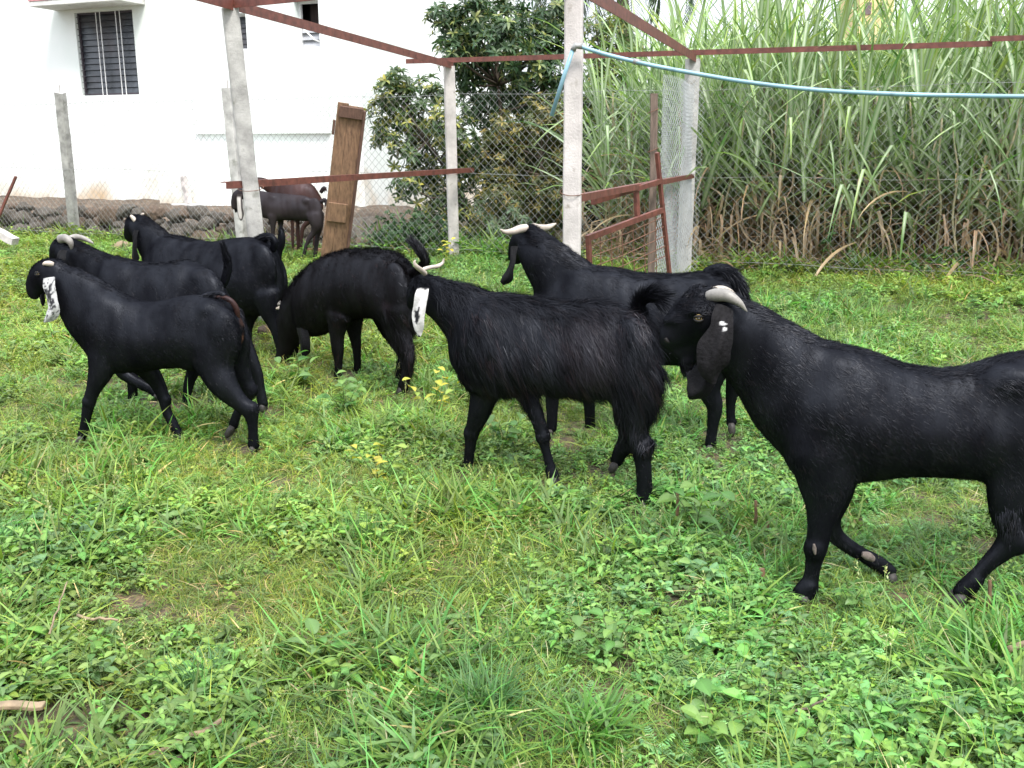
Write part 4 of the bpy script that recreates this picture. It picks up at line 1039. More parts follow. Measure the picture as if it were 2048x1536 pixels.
        d2 = ((gp_[:, None, :]-0)); idx = tri[gi, 0]; base = s.vc[idx][rep]
        j = rg.random(m_)[:, None]; col = base*(1-colj*.5+colj*j); red = (rg.random(ng) < .12)[rep][:, None]*rg.random(m_)[:, None]
        col = col*(1-red*.6)+np.array(colr)*red*.6
        col = np.repeat(col, k, 0)
        o = link(name, np_mesh(name, VV.reshape(-1, 3), F, M['hair'], col, True), s.root); o['kind'] = 'stuff'
        return o
    def tail(s, rows, hl=.04, n=1400, col=None, brush=1.0, droop=.4, side=.8):
        """rows (px,py,r_px,lat); hairs run along and out"""
        mb = MB(); P = s.loft([(r[0], r[1], r[2], r[3]) for r in rows], .8, n=10, k=5, target=mb, col=col or s.col)
        t_o = link('tail', mb.mesh('tail', M['coat'], smooth=True, col=True), s.root)
        R_ = catmull([(*s.pt(r[0], r[1], r[3]), r[2]*s.m(r[0], r[1], r[3])) for r in rows], 5); P = R_[:, :3]; T = np.gradient(P, axis=0); T /= np.linalg.norm(T, axis=1)[:, None]
        rg = np.random.default_rng(s.seed+77); u = rg.uniform(0, len(P)-1.001, n); i0 = u.astype(int); f = (u-i0)[:, None]
        p = P[i0]*(1-f)+P[i0+1]*f; t_ = T[i0]*(1-f)+T[i0+1]*f; rr = (R_[i0, 3])[:, None]
        rd = rg.normal(0, 1, (n, 3)); rd -= t_*(rd*t_).sum(1)[:, None]; rd /= np.linalg.norm(rd, axis=1)[:, None]
        L = hl*rg.uniform(.5, 1.2, n)[:, None]*(.55+.6*(u/len(P)))[:, None]
        d = t_+rd*side*rg.uniform(.4, 1.2, n)[:, None]*brush; d /= np.linalg.norm(d, axis=1)[:, None]
        sdv = np.cross(d, rg.normal(0, 1, (n, 3))); sdv /= np.linalg.norm(sdv, axis=1)[:, None]; VV = []
        for i in range(4):
            q = i/3; c_ = p+rd*rr*.7+d*L*q+np.array([0, 0, -1])*L*droop*q*q; w_ = .0012*(1-q)**.7+.0001; VV += [c_-sdv*w_, c_+sdv*w_]
        VV = np.stack(VV, 1); b = (np.arange(n)*8)[:, None]; F = np.concatenate([np.concatenate([b+2*i, b+2*i+1, b+2*i+3, b+2*i+2], 1) for i in range(3)])
        o = link('tail_hair', np_mesh('tail_hair', VV.reshape(-1, 3), F, M['hair'], np.array(s.col)*1.1, True)); o.parent = t_o; o.location = -Vector(s.root.location) + (-t_o.location if False else Vector((0, 0, 0)))
        o.location = (0, 0, 0); o['kind'] = 'stuff'
    def patch(s, name, rows, mt, thin=.003):
        mb = MB(); s.loft(rows, .5, n=10, k=5, target=mb, thin=thin); return link(name, mb.mesh(name, M[mt], smooth=True), s.root)

def mane_dir(lo=.7):
    def f(D, bk, z, up, ac, gn): return D
    return f
def crest(w=.05): return lambda bk, z, up, ac: ((up > .45) & (np.abs(ac) < w) & (z > .45)).astype(float)+1e-9

# --- front left: smooth young black buck with speckled white ear
g = Goat('smooth coated black goat at front left with a long speckled white ear', (205, 884), (470, 893), seed=1)
g.torso([(172, 612, 700, .62), (186, 578, 722, .66), (210, 566, 742, .72), (244, 582, 746, .8), (290, 601, 743, .86), (330, 601, 739, .86), (372, 591, 736, .84), (410, 588, 738, .80), (444, 594, 742, .76), (468, 608, 722, .72), (480, 630, 690, .6)])
g.loft([(235, 665, 78, 0, .68), (192, 628, 72, 0, .60), (165, 600, 62, 0, .55), (143, 580, 52, 0, .56), (122, 566, 42, 0, .6), (104, 553, 33, 0, .72)], .6)
g.loft([(118, 548, 30, 0, .72), (100, 547, 30, 0, .75), (84, 556, 27, 0, .70), (73, 569, 21, 0, .62), (68, 583, 16, 0, .66), (69, 593, 11, 0, .7)], .7)
g.loft([(142, 620, 26, 0, .3), (136, 640, 14, 0, .3)], .3)                                             # dewlap
g.blob(212, 672, 42, 54, -.072, .058); g.blob(212, 672, 42, 54, .072, .058)
g.blob(445, 672, 40, 62, -.075, .06); g.blob(445, 672, 40, 62, .075, .06)
g.blob(385, 720, 34, 20, 0, .09)
g.blob(424, 622, 34, 26, -.052, .048); g.blob(424, 622, 34, 26, .052, .048); g.blob(404, 690, 30, 26, -.085, .045)
N_, F_ = -.085, .085
g.leg([(212, 690, 74, .6), (204, 735, 48), (190, 770, 31), (179, 802, 24), (174, 825, 19), (170, 850, 17), (165, 872, 19)], N_, (156, 890), -.07)
g.leg([(255, 690, 60, .6), (292, 735, 44), (315, 768, 29), (327, 797, 25), (333, 822, 20), (345, 845, 18), (357, 870, 20)], F_, (368, 886), .06)
g.leg([(425, 690, 92, .55), (430, 735, 76, .6), (452, 775, 50), (480, 806, 33), (499, 822, 30), (505, 845, 22), (506, 872, 20), (507, 892, 21)], N_, (505, 910), -.07)
g.leg([(455, 690, 90, .55), (470, 735, 60), (490, 765, 36), (500, 782, 30), (489, 803, 22), (476, 825, 19), (466, 852, 21)], F_, (454, 874), .07)
g.blob(178, 803, 14, 15, -.085, .028); g.blob(330, 800, 14, 15, .085, .028); g.blob(502, 819, 17, 17, -.085, .030); g.blob(503, 781, 15, 15, .085, .028); g.blob(166, 868, 11, 9, -.085, .022); g.blob(356, 868, 11, 9, .085, .022)
g.dent((396, 652, 26, .014), (262, 690, 24, .008), (426, 612, 14, -.009), (474, 628, 12, -.007), (180, 690, 20, .006), (232, 592, 18, -.006), (420, 745, 22, .008), (455, 700, 20, -.006), (390, 612, 18, .005), (214, 700, 24, -.007))
g.spot(480, 645, 12, (.05, .025, .018), .7, .0); g.spot(483, 672, 10, (.13, .06, .04), .8, 0); g.spot(400, 715, 18, (.028, .022, .02), .6)
g.bake()
def speckle(V, t, u):
    nz_ = np.array([noise.noise(Vector(v)*95) + .6*noise.noise(Vector(v)*230) for v in V]); edge = .25-1.0*np.exp(-((t-.38)/.25)**2)*np.exp(-((u+.1)/.6)**2)
    k = smoothstep(nz_+edge, -.25, .05)[:, None]; return np.array((.42, .42, .42))*k+np.array((.03, .03, .035))*(1-k)
g.ear([(96, 555, 12, -.085), (98, 575, 13, -.10), (102, 598, 12, -.105), (106, 616, 13, -.105), (100, 633, 11, -.10), (88, 644, 2, -.095)], speckle, lab='mottled white ear')
g.ear([(84, 556, 8, .07), (82, 580, 8, .09), (84, 600, 6, .09), (86, 612, 2, .09)])
g.horn([(106, 529, 5, -.03), (99, 527, 5.5, -.04), (91, 527, 4.5, -.045), (86, 529, 2, -.045)], 'horn_pale', False)
g.eye(76, 547, -.046, .010)
g.tail([(448, 592, 7, -.01), (440, 588, 7, -.01), (420, 590, 7, -.01), (398, 597, 5, -.02), (385, 603, 2, -.02)], .03, 700, brush=.5)
g.patch('bare_tail_skin', [(432, 593, 3, -.075), (452, 601, 5, -.085), (466, 615, 6, -.085), (473, 635, 5, -.08), (477, 655, 5, -.07), (480, 672, 6, -.06)], 'skin_pink', .008) if False else None
g.tail([(474, 645, 5, 0), (474, 622, 6, -.01), (463, 603, 6, -.015), (444, 594, 5, -.015), (430, 594, 3, -.02)], .016, 400, (.03, .014, .011), .4)
g.fur(44000, lambda b, z, u, a: .012+.010*smoothstep(z, .3, .5), .0008, 3, .34, .7, 9, .008, .55, colj=.8)
g.fur(2600, .026, .0010, 3, .7, .2, 10, .006, .5, 'mane', region=lambda b, z, u, a: crest(.035)(b, z, u, a)*(b < .25)+1e-9)

# --- behind it, horned, looking away
g = Goat('black goat with two white horns standing behind the speckle eared goat', (250, 822), (452, 832), seed=2)
g.torso([(204, 545, 660, .6), (228, 512, 685, .7), (257, 517, 690, .8), (298, 526, 690, .85), (339, 524, 690, .86), (379, 519, 692, .82), (412, 534, 690, .78), (440, 555, 680, .7), (458, 590, 655, .6)])
g.loft([(236, 590, 72, 0, .55), (200, 554, 54, 0, .55), (172, 532, 44, 0, .55), (148, 514, 37, 0, .62), (133, 502, 30, .02, .75)], .6)
g.loft([(138, 500, 27, .02, .75), (126, 502, 27, .07, .75), (117, 508, 22, .13, .7), (112, 517, 16, .18, .7)], .7)
g.blob(406, 562, 34, 28, -.062, .045); g.blob(420, 605, 38, 60, -.08, .06); g.blob(250, 600, 36, 62, -.085, .05)
g.leg([(250, 650, 56, .6), (244, 712, 42), (244, 742, 26), (262, 757, 21), (287, 770, 19), (303, 779, 16), (312, 788, 15)], -.09, (322, 797))
g.leg([(258, 650, 56, .6), (262, 730, 30), (265, 765, 20), (266, 795, 17), (264, 812, 18)], .09)
g.leg([(395, 650, 80, .6), (385, 712, 44), (386, 740, 28), (378, 765, 20), (374, 790, 17), (372, 808, 18)], .08, (368, 820))
g.leg([(450, 640, 84, .6), (480, 690, 52), (500, 722, 34), (515, 752, 24), (521, 780, 19), (526, 808, 19)], -.07, (528, 824))
g.dent((388, 590, 26, .013), (410, 548, 14, -.009), (300, 600, 24, .008), (262, 545, 20, -.006))
g.spot(440, 575, 9, (.12, .05, .035), .8, 0)
g.bake()
g.spots = []
g.horn([(121, 478, 9, -.035), (131, 477, 8.5, -.045), (140, 484, 6.5, -.05), (143, 495, 3.5, -.045), (141, 501, 1, -.04)], 'horn')
g.horn([(140, 477, 6, .05), (152, 474, 6, .08), (168, 477, 5, .1), (180, 483, 3.5, .1), (187, 487, 1, .1)], 'horn')
g.ear([(126, 500, 8, -.09), (121, 515, 10, -.12), (118, 530, 9, -.125), (116, 548, 3, -.12)])
g.tail([(438, 578, 8, 0), (447, 566, 9, 0), (454, 545, 9, 0), (455, 525, 8, 0), (451, 508, 5, 0), (446, 492, 2, 0)], .035, 1400, None, .45, .0)
g.fur(30000, lambda b, z, u, a: .013+.013*smoothstep(z, .3, .5), .0009, 3, .34, .7, 9, .009, .55, colj=.8)
g.fur(3600, .035, .0012, 3, .6, .1, 10, .008, .5, 'mane', region=lambda b, z, u, a: crest(.05)(b, z, u, a)*(b < .4)+1e-9)

g.spots = []
# --- third, further back
g = Goat('black goat with stubby white horns standing behind the left pair', (330, 692), (532, 712), seed=3)
g.torso([(300, 505, 590, .6), (322, 478, 612, .7), (350, 470, 624, .8), (389, 478, 630, .85), (430, 484, 632, .86), (470, 476, 632, .85), (505, 474, 634, .8), (532, 480, 630, .72), (550, 502, 615, .66), (558, 535, 600, .5)])
g.loft([(345, 545, 62, 0, .55), (320, 505, 46, 0, .55), (302, 480, 38, 0, .58), (286, 460, 30, .0, .65), (276, 452, 24, .02, .75)], .6)
g.dent((488, 528, 24, .013), (508, 498, 14, -.009), (380, 560, 24, .008))
g.loft([(280, 450, 21, .02, .75), (269, 452, 22, .05, .75), (262, 462, 18, .10, .7), (258, 474, 13, .14, .7)], .7)
g.blob(508, 500, 24, 18, -.075, .042); g.blob(525, 545, 34, 60, -.085, .06); g.blob(340, 540, 30, 50, -.09, .05)
g.leg([(345, 600, 50, .6), (343, 640, 26), (342, 668, 18), (342, 690, 16)], -.09); g.leg([(360, 600, 50, .6), (362, 640, 26), (361, 665, 18), (361, 682, 16)], .09)
g.leg([(530, 590, 70, .6), (540, 625, 40), (548, 648, 25), (556, 675, 18), (561, 700, 17), (562, 716, 17)], -.08)
g.leg([(510, 590, 64, .6), (500, 628, 34), (496, 652, 22), (496, 672, 17), (497, 690, 17)], .08)
g.bake()
g.horn([(271, 442, 4.5, -.03), (266, 436, 4.2, -.035), (261, 431, 2.5, -.04)], 'horn_pale', False); g.horn([(280, 438, 4, .04), (284, 431, 3.5, .05), (287, 427, 2, .05)], 'horn_pale', False)
g.ear([(272, 460, 5, -.075), (269, 475, 6, -.095), (268, 495, 7, -.10), (269, 515, 9, -.10), (270, 524, 4, -.10)])
g.tail([(546, 500, 7, 0), (549, 485, 8, 0), (540, 474, 8, 0), (525, 474, 7, 0), (512, 480, 4, 0)], .04, 1500, None, .8)
g.horn([(519, 487, 3, -.13), (524, 490, 4.5, -.135), (526, 494, 3, -.13)], 'horn_pale', False) if False else None
g.fur(22000, lambda b, z, u, a: .015+.016*smoothstep(z, .3, .5), .0011, 3, .34, .7, 9, .011, .55, colj=.8)
g.fur(3000, .04, .0014, 3, .65, .1, 10, .009, .5, 'mane', region=lambda b, z, u, a: crest(.05)(b, z, u, a)*(b < .35)+1e-9)

# --- mostly hidden one with its tail up
g = Goat('mostly hidden dark goat behind the left group with its tail held straight up', (440, 655), (556, 668), seed=10, voxel=.011); g.melt = 14
g.torso([(425, 520, 590, .6), (450, 496, 600, .75), (490, 494, 606, .8), (530, 498, 608, .8), (556, 515, 600, .7), (568, 540, 585, .5)])
g.loft([(450, 540, 40, 0, .55), (425, 525, 30, .05, .6), (410, 520, 20, .12, .7)], .6)
g.leg([(552, 570, 50, .6), (563, 605, 26), (568, 628, 20), (566, 650, 15), (566, 668, 15)], -.07); g.leg([(540, 570, 50, .6), (544, 610, 24), (546, 640, 15), (546, 660, 15)], .07)
g.leg([(440, 570, 40, .6), (438, 620, 20), (438, 650, 15)], -.07); g.leg([(455, 570, 40, .6), (457, 620, 20), (457, 650, 15)], .07)
g.bake(4)
g.tail([(562, 545, 8, 0), (555, 525, 9, 0), (556, 505, 9, 0), (562, 485, 9, 0), (563, 468, 7, 0), (561, 458, 3, 0)], .03, 1000, None, .4, .0)
g.fur(5000, .016, .0014, 2, .25, .7, 8, .012, .3)

# --- grazing
g = Goat('black goat grazing with its head down in the weeds and woolly crest', (692, 754), (812, 780), BROWNBLK, seed=4)
g.torso([(596, 580, 655, .6), (618, 540, 672, .68), (650, 515, 668, .78), (690, 501, 645, .88), (730, 497, 636, .92), (765, 500, 640, .9), (795, 512, 660, .84), (815, 535, 675, .74), (826, 575, 665, .6)])
g.loft([(660, 590, 74, 0, .6), (625, 600, 62, 0, .58), (602, 618, 52, 0, .58), (588, 640, 42, 0, .62)], .6)
g.loft([(600, 626, 40, 0, .7), (588, 642, 38, 0, .72), (581, 662, 33, 0, .70), (575, 684, 25, 0, .66), (568, 704, 19, 0, .68), (562, 720, 15, 0, .72), (559, 728, 9, 0, .7)], .7)
g.blob(566, 642, 13, 18, 0, .045)
g.dent((742, 572, 28, .014), (776, 528, 16, -.009), (702, 560, 22, .008), (800, 690, 16, .006))
g.blob(790, 590, 40, 68, -.095, .06); g.blob(672, 600, 36, 60, -.10, .055); g.blob(790, 590, 40, 68, .09, .06)
g.leg([(676, 630, 62, .6), (674, 668, 33), (676, 700, 25), (677, 722, 18), (677, 745, 17), (677, 758, 18)], -.10)
g.leg([(706, 620, 50, .6), (708, 660, 33), (712, 688, 22), (714, 712, 16), (715, 735, 15), (714, 745, 16)], .10)
g.leg([(790, 620, 84, .6), (795, 655, 66, .6), (806, 685, 48, .65), (816, 708, 31), (816, 730, 25), (811, 755, 21), (806, 775, 21)], -.09, (799, 792))
g.leg([(770, 620, 70, .6), (782, 660, 46, .65), (798, 690, 30), (806, 712, 22), (800, 740, 18), (797, 757, 18)], .09)
g.spot(792, 612, 34, (.022, .007, .008), .6); g.spot(800, 690, 26, (.012, .007, .006), .6)
g.bake()
g.horn([(570, 619, 4, -.03), (561, 616, 4, -.04), (553, 617, 2, -.045)], 'horn_pale', False)
g.horn([(560, 610, 5, .05), (556, 603, 5, .06), (558, 597, 2, .06)], 'horn', False)
g.ear([(594, 640, 12, -.09), (602, 664, 17, -.12), (606, 688, 19, -.125), (607, 702, 14, -.12), (606, 712, 4, -.12)])
g.ear([(584, 650, 9, .08), (590, 675, 12, .10), (588, 700, 10, .10), (584, 712, 3, .10)])
g.eye(561, 655, -.052, .009)
g.tail([(824, 548, 9, 0), (838, 540, 10, 0), (849, 527, 10, 0), (846, 512, 9, 0), (836, 497, 7, 0), (824, 484, 3, 0)], .045, 2600, None, .6, -.1)
g.fur(30000, lambda b, z, u, a: .026+.012*(u > .5)+.03*((z < .5) & (b > .42)), .0012, 3, .3, .9, 12, .011, .6, colj=.8, colr=(.03, .013, .011))
g.fur(6500, .06, .0014, 4, .75, .2, 12, .013, .6, 'mane', jit=.5, curl=.006, region=lambda b, z, u, a: ((up_ok(u, .3)) & (np.abs(a) < .09) & (z > .42) & (b < .45)).astype(float)+1e-9) if False else None
g.fur(6500, .055, .0014, 4, .75, .2, 12, .013, .6, 'mane', jit=.5, curl=.006, region=lambda b, z, u, a: ((u > .25) & (np.abs(a) < .08) & (z > .42)).astype(float)+1e-9)

# --- wide horned buck in the middle distance
g = Goat('large black buck with wide spread pale horns and long back, head turned away', (1142, 866), (1440, 890), seed=5)
g.torso([(1078, 575, 690, .6), (1105, 552, 712, .68), (1150, 528, 722, .76), (1210, 533, 728, .82), (1280, 546, 730, .86), (1350, 546, 730, .86), (1405, 541, 735, .82), (1440, 552, 736, .76), (1466, 580, 722, .66), (1478, 615, 690, .5)])
g.loft([(1165, 620, 86, 0, .55), (1130, 570, 70, 0, .55), (1102, 535, 56, 0, .56), (1078, 508, 45, 0, .6), (1062, 488, 35, .03, .72)], .6)
g.dent((1352, 620, 40, .016), (1398, 575, 20, -.010), (1215, 620, 34, .008), (1165, 550, 26, -.006))
g.loft([(1066, 482, 30, .03, .75), (1052, 482, 32, .08, .75), (1041, 492, 27, .15, .72), (1034, 506, 20, .21, .7), (1030, 518, 14, .24, .7)], .7)
g.blob(1150, 640, 44, 60, -.085, .055); g.blob(1435, 635, 44, 78, -.09, .065); g.blob(1398, 584, 44, 32, -.065, .05)
g.leg([(1130, 690, 70, .6), (1112, 755, 42), (1106, 785, 28), (1104, 815, 22), (1104, 842, 19), (1103, 858, 20)], -.10)
g.leg([(1160, 690, 66, .6), (1172, 755, 40), (1176, 790, 25), (1179, 820, 21), (1180, 845, 18), (1181, 857, 19)], .10)
g.leg([(1430, 690, 96, .6), (1420, 745, 62, .6), (1418, 780, 44), (1430, 812, 33), (1427, 840, 26), (1423, 868, 22), (1421, 890, 23)], -.09, (1416, 906))
g.leg([(1455, 690, 84, .6), (1472, 745, 46), (1466, 778, 28), (1461, 804, 21), (1461, 830, 19), (1463, 846, 22)], .09, (1464, 872))
g.bake()
g.horn([(1052, 456, 8, 0.02), (1040, 458, 8, -.02), (1024, 463, 6.5, -.08), (1010, 464, 4.5, -.13), (1001, 459, 1.5, -.16)], 'horn_pale')
g.horn([(1066, 454, 8, .07), (1078, 456, 7.5, .12), (1093, 455, 6, .18), (1104, 451, 4, .22), (1112, 447, 1.2, .24)], 'horn_pale')
g.ear([(1028, 492, 7, -.07), (1026, 515, 6, -.10), (1021, 538, 7, -.115), (1014, 556, 11, -.12), (1003, 567, 5, -.12)])
g.tail([(1415, 548, 14, 0), (1440, 542, 16, 0), (1460, 550, 16, 0), (1474, 568, 14, 0), (1480, 588, 8, 0)], .06, 3600, None, .9)
g.fur(30000, lambda b, z, u, a: .015+.016*smoothstep(z, .3, .5), .0010, 3, .34, .7, 9, .010, .55, colj=.8)
g.fur(6000, .045, .0013, 3, .6, .1, 10, .010, .5, 'mane', region=lambda b, z, u, a: ((u > .35) & (np.abs(a) < .07) & (z > .5)).astype(float)+1e-9)

# --- shaggy one in the centre
g = Goat('long haired shaggy black goat in the centre with white ear marked by a black blotch', (1020, 962), (1270, 990), seed=6)
g.torso([(918, 625, 745, .6), (940, 590, 780, .66), (975, 583, 794, .74), (1020, 588, 796, .8), (1070, 596, 790, .85), (1120, 603, 792, .88), (1170, 600, 796, .88), (1220, 604, 800, .84), (1262, 618, 802, .78), (1292, 640, 790, .7), (1306, 680, 765, .5)])
g.loft([(985, 680, 92, 0, .55), (945, 640, 72, 0, .55), (912, 616, 58, 0, .56), (882, 600, 46, 0, .6), (860, 590, 38, .02, .7)], .6)
g.loft([(866, 586, 34, .02, .75), (850, 583, 34, .06, .75), (838, 590, 28, .12, .72), (830, 602, 21, .18, .7), (826, 614, 15, .22, .7)], .7)
g.blob(970, 690, 46, 80, -.095, .05); g.blob(1265, 710, 46, 85, -.09, .06); g.blob(1265, 710, 46, 85, .09, .06)
g.leg([(978, 740, 84, .6), (967, 790, 56, .6), (957, 828, 40), (944, 866, 28), (940, 895, 22), (937, 922, 19), (935, 945, 20)], .07, (932, 958))
g.leg([(1040, 740, 80, .6), (1058, 795, 44, .6), (1074, 835, 29), (1085, 872, 25), (1092, 900, 20), (1100, 930, 19), (1106, 952, 24)], -.08, (1112, 972))
g.leg([(1270, 745, 110, .6), (1268, 800, 88, .6), (1268, 850, 60, .65), (1280, 895, 40), (1286, 925, 32), (1288, 965, 29), (1288, 1002, 30)], -.08, (1280, 1032))
g.leg([(1262, 745, 96, .6), (1262, 810, 70, .6), (1262, 858, 46), (1252, 888, 34), (1240, 905, 27), (1232, 925, 25)], .08, (1222, 944))
g.blob(942, 868, 17, 19, .07, .030); g.blob(1086, 874, 16, 18, -.08, .028); g.blob(1287, 893, 24, 26, -.08, .04)
g.dent((1200, 700, 44, .010), (960, 720, 30, .008), (1000, 700, 40, -.007))
g.spot(1030, 775, 30, (.02, .013, .012), .6); g.spot(1180, 690, 90, (.016, .011, .013), .5)
g.bake()
def blotch(V, t, u):
    nz_ = np.array([noise.noise(Vector(v)*60) for v in V]); d = np.hypot((t-.50)/.13, (u+.05)/.5)+nz_*.75; d2 = np.hypot((t-1.0)/.12, (u)/.8)+nz_*.5; d3 = np.hypot((t-.80)/.04, (u+.75)/.3)+nz_*.4
    k = smoothstep(np.minimum(np.minimum(d, d2), d3), .85, 1.05)[:, None]*smoothstep(t+nz_*.03, .035, .06)[:, None]
    return np.array((.44, .43, .42))*(1+.3*nz_[:, None])*k+np.array((.015, .015, .018))*(1-k)
g.ear([(845, 575, 12, -.085), (843, 592, 14, -.10), (838, 612, 14, -.11), (836, 632, 14.5, -.115), (836, 652, 12, -.115), (838, 668, 6, -.11), (839, 674, 2, -.11)], blotch, cup=.15, lab='white ear with black blotch')
g.ear([(828, 590, 7, .17), (824, 615, 8, .19), (822, 640, 7, .19), (822, 655, 2, .19)])
g.horn([(850, 547, 5, -.0), (842, 540, 5, -.04), (833, 533, 4.5, -.07), (829, 526, 3.2, -.08), (831, 520, 1.2, -.08)], 'horn_pale')
g.horn([(843, 541, 4, -.02), (852, 537, 4, .03), (864, 534, 3.8, .08), (876, 532, 4, .12), (885, 526, 3, .14), (888, 517, 1, .14)], 'horn_pale')
g.tail([(1290, 640, 11, 0), (1278, 618, 12, 0), (1284, 600, 12, 0), (1300, 592, 11, 0), (1316, 596, 6, 0)], .07, 3600, None, .9, .1)
def shag(b, z, u, a):
    b = b+.30
    side = smoothstep(np.abs(u), .95, .3)
    return .012+.035*smoothstep(b, -.05, .1)*smoothstep(z, .28, .42)+.035*side*smoothstep(z, .35, .5)*smoothstep(b, .1, .3)+.025*((b > .72) & (z > .2) & (z < .62))
g.fur(46000, shag, .0011, 4, .22, 1.5, 18, .013, .75, colj=.9, colr=(.035, .02, .02), jit=.13)
g.fur(9000, lambda b, z, u, a: .085+0*b, .0012, 5, .30, .9, 20, .012, .8, 'mane', jit=.28, colj=.9, region=lambda b, z, u, a: ((u > .3) & (np.abs(a) < .09) & (z > .5)).astype(float)+1e-9)
g.fur(3600, .055, .0012, 4, .35, 2.5, 16, .012, .7, 'breech_hair', jit=.2, region=lambda b, z, u, a: ((b > .44) & (z > .26) & (z < .66)).astype(float)+1e-9)
g.fur(900, .05, .0011, 3, .5, 3, 8, .006, .6, 'belly_hair', region=lambda b, z, u, a: ((u < -.6) & (z > .35) & (b > .02)).astype(float)+1e-9)

# --- the big buck on the right
g = Goat('big black buck at right edge with curved grey horn, pale eye and long ear', (1620, 1178), (2040, 1186), seed=7, voxel=.0085)
g.torso([(1566, 775, 900, .6), (1590, 715, 950, .68), (1630, 682, 966, .74), (1680, 684, 968, .8), (1740, 700, 964, .85), (1800, 724, 956, .88), (1860, 734, 955, .88), (1920, 728, 957, .87), (1980, 710, 965, .84), (2040, 699, 975, .8), (2100, 705, 972, .78), (2150, 730, 950, .72), (2185, 790, 900, .55)])
g.loft([(1690, 850, 130, 0, .66), (1605, 785, 118, 0, .62), (1555, 738, 100, 0, .56), (1512, 700, 86, 0, .52), (1478, 672, 76, 0, .55), (1450, 655, 66, 0, .62)], .55)
g.loft([(1452, 650, 62, 0, .72), (1424, 636, 60, 0, .74), (1396, 638, 58, 0, .70), (1370, 652, 48, 0, .62), (1350, 667, 37, 0, .56), (1338, 680, 28, 0, .60), (1333, 688, 20, 0, .62)], .7)
g.loft([(1405, 672, 44, 0, .5), (1378, 692, 28, 0, .46), (1358, 702, 17, 0, .5), (1346, 702, 10, 0, .55)], .5)                   # jaw
g.loft([(1382, 712, 18, 0, .5), (1372, 732, 18, 0, .5), (1368, 746, 10, 0, .5)], .5)                                                # throat beard
g.blob(1397, 592, 24, 20, 0, .045)                                                                                             # forehead boss
g.blob(1394, 622, 20, 8, -.052, .018); g.blob(1362, 640, 40, 14, -.01, .032)
g.blob(2020, 775, 70, 52, -.07, .06); g.blob(1640, 905, 46, 56, -.09, .055); g.blob(1645, 865, 74, 100, -.085, .06); g.blob(1645, 865, 74, 100, .085, .06)
g.blob(2105, 830, 80, 120, -.10, .07); g.blob(2105, 830, 80, 120, .10, .07)
g.leg([(1648, 900, 140, .55), (1650, 965, 104, .6), (1648, 1010, 72, .7), (1640, 1052, 52), (1633, 1094, 45), (1627, 1125, 34), (1622, 1155, 32), (1615, 1176, 42), (1606, 1190, 44)], -.09, (1596, 1206))
g.leg([(1670, 900, 120, .55), (1668, 985, 76, .6), (1658, 1035, 46), (1668, 1068, 34), (1693, 1090, 29), (1722, 1108, 27), (1748, 1122, 32), (1768, 1134, 30), (1780, 1146, 32)], .09, (1784, 1176))
g.leg([(2060, 880, 150, .55), (2030, 975, 110, .6), (2018, 1025, 70), (2024, 1068, 56), (2004, 1100, 45), (1980, 1122, 36), (1954, 1150, 31), (1936, 1172, 38), (1922, 1188, 38)], -.09, (1906, 1204))
g.leg([(2120, 880, 150, .55), (2140, 980, 100, .6), (2160, 1040, 60), (2185, 1085, 48), (2190, 1130, 36), (2195, 1170, 32)], .09)
g.blob(1630, 1095, 25, 30, -.092, .038); g.blob(1618, 1170, 20, 16, -.09, .032); g.blob(2030, 1078, 30, 34, -.09, .042); g.blob(1663, 1060, 20, 18, .09, .028); g.blob(1745, 1121, 18, 14, .09, .026)
g.blob(1948, 1160, 19, 16, -.09, .028)
g.dent((1958, 800, 62, .022), (1735, 905, 50, .012), (2022, 742, 30, -.014), (1590, 830, 34, .012), (1668, 706, 36, -.009), (1640, 800, 40, -.008), (1700, 800, 34, .009), (1660, 935, 34, -.012), (1585, 900, 26, -.008), (2075, 860, 50, -.010), (1520, 770, 40, .006), (1560, 680, 40, -.006), (1935, 735, 30, .007))
g.spot(1334, 690, 14, (.03, .022, .02), .6)
g.bake(5)
g.horn([(1416, 593, 11, -.035), (1432, 590, 13.5, -.05), (1452, 591, 12.5, -.065), (1469, 599, 9.5, -.075), (1482, 609, 6, -.08), (1494, 623, 1.2, -.08)], 'horn')
g.horn([(1420, 586, 10, .04), (1440, 581, 10, .06), (1456, 585, 9, .08), (1468, 592, 6, .09), (1478, 602, 1.5, .09)], 'horn_pale')
def bigear(V, t, u):
    nz_ = np.array([noise.noise(Vector(v)*120) for v in V]); d = np.minimum(np.hypot((t-.235)/.022, (u+.0)/.35), np.hypot((t-.30)/.022, (u-.25)/.22))+nz_*.4
    k = (1-smoothstep(d, .7, 1.0))[:, None]; base = np.array((.007, .0065, .0075))*(1+.9*nz_[:, None]); return base*(1-k)+np.array((.5, .5, .5))*k
g.ear([(1450, 612, 19, -.075), (1447, 632, 22, -.10), (1444, 655, 24, -.115), (1436, 682, 31, -.125), (1429, 706, 35, -.13), (1425, 730, 31, -.13), (1424, 750, 20, -.125), (1428, 768, 4, -.12)], bigear, cup=.22, k=9)
g.ear([(1428, 690, 12, -.06), (1420, 725, 20, -.07), (1410, 752, 27, -.085), (1398, 775, 28, -.09), (1384, 790, 15, -.09), (1376, 795, 3, -.09)], None, cup=.3)
g.eye(1397, 636, -.066, .0115)
g.patch('nostril', [(1331, 676, 3, -.028), (1334, 682, 4, -.030), (1338, 685, 2, -.030)], 'nostril', .004)
g.patch('callus', [(1724, 1108, 5, .055), (1735, 1112, 9, .052), (1746, 1118, 6, .055)], 'callus', .012)
g.patch('callus', [(1628, 1088, 2, -.128), (1629, 1098, 4, -.13), (1630, 1108, 2, -.128)], 'callus', .006)
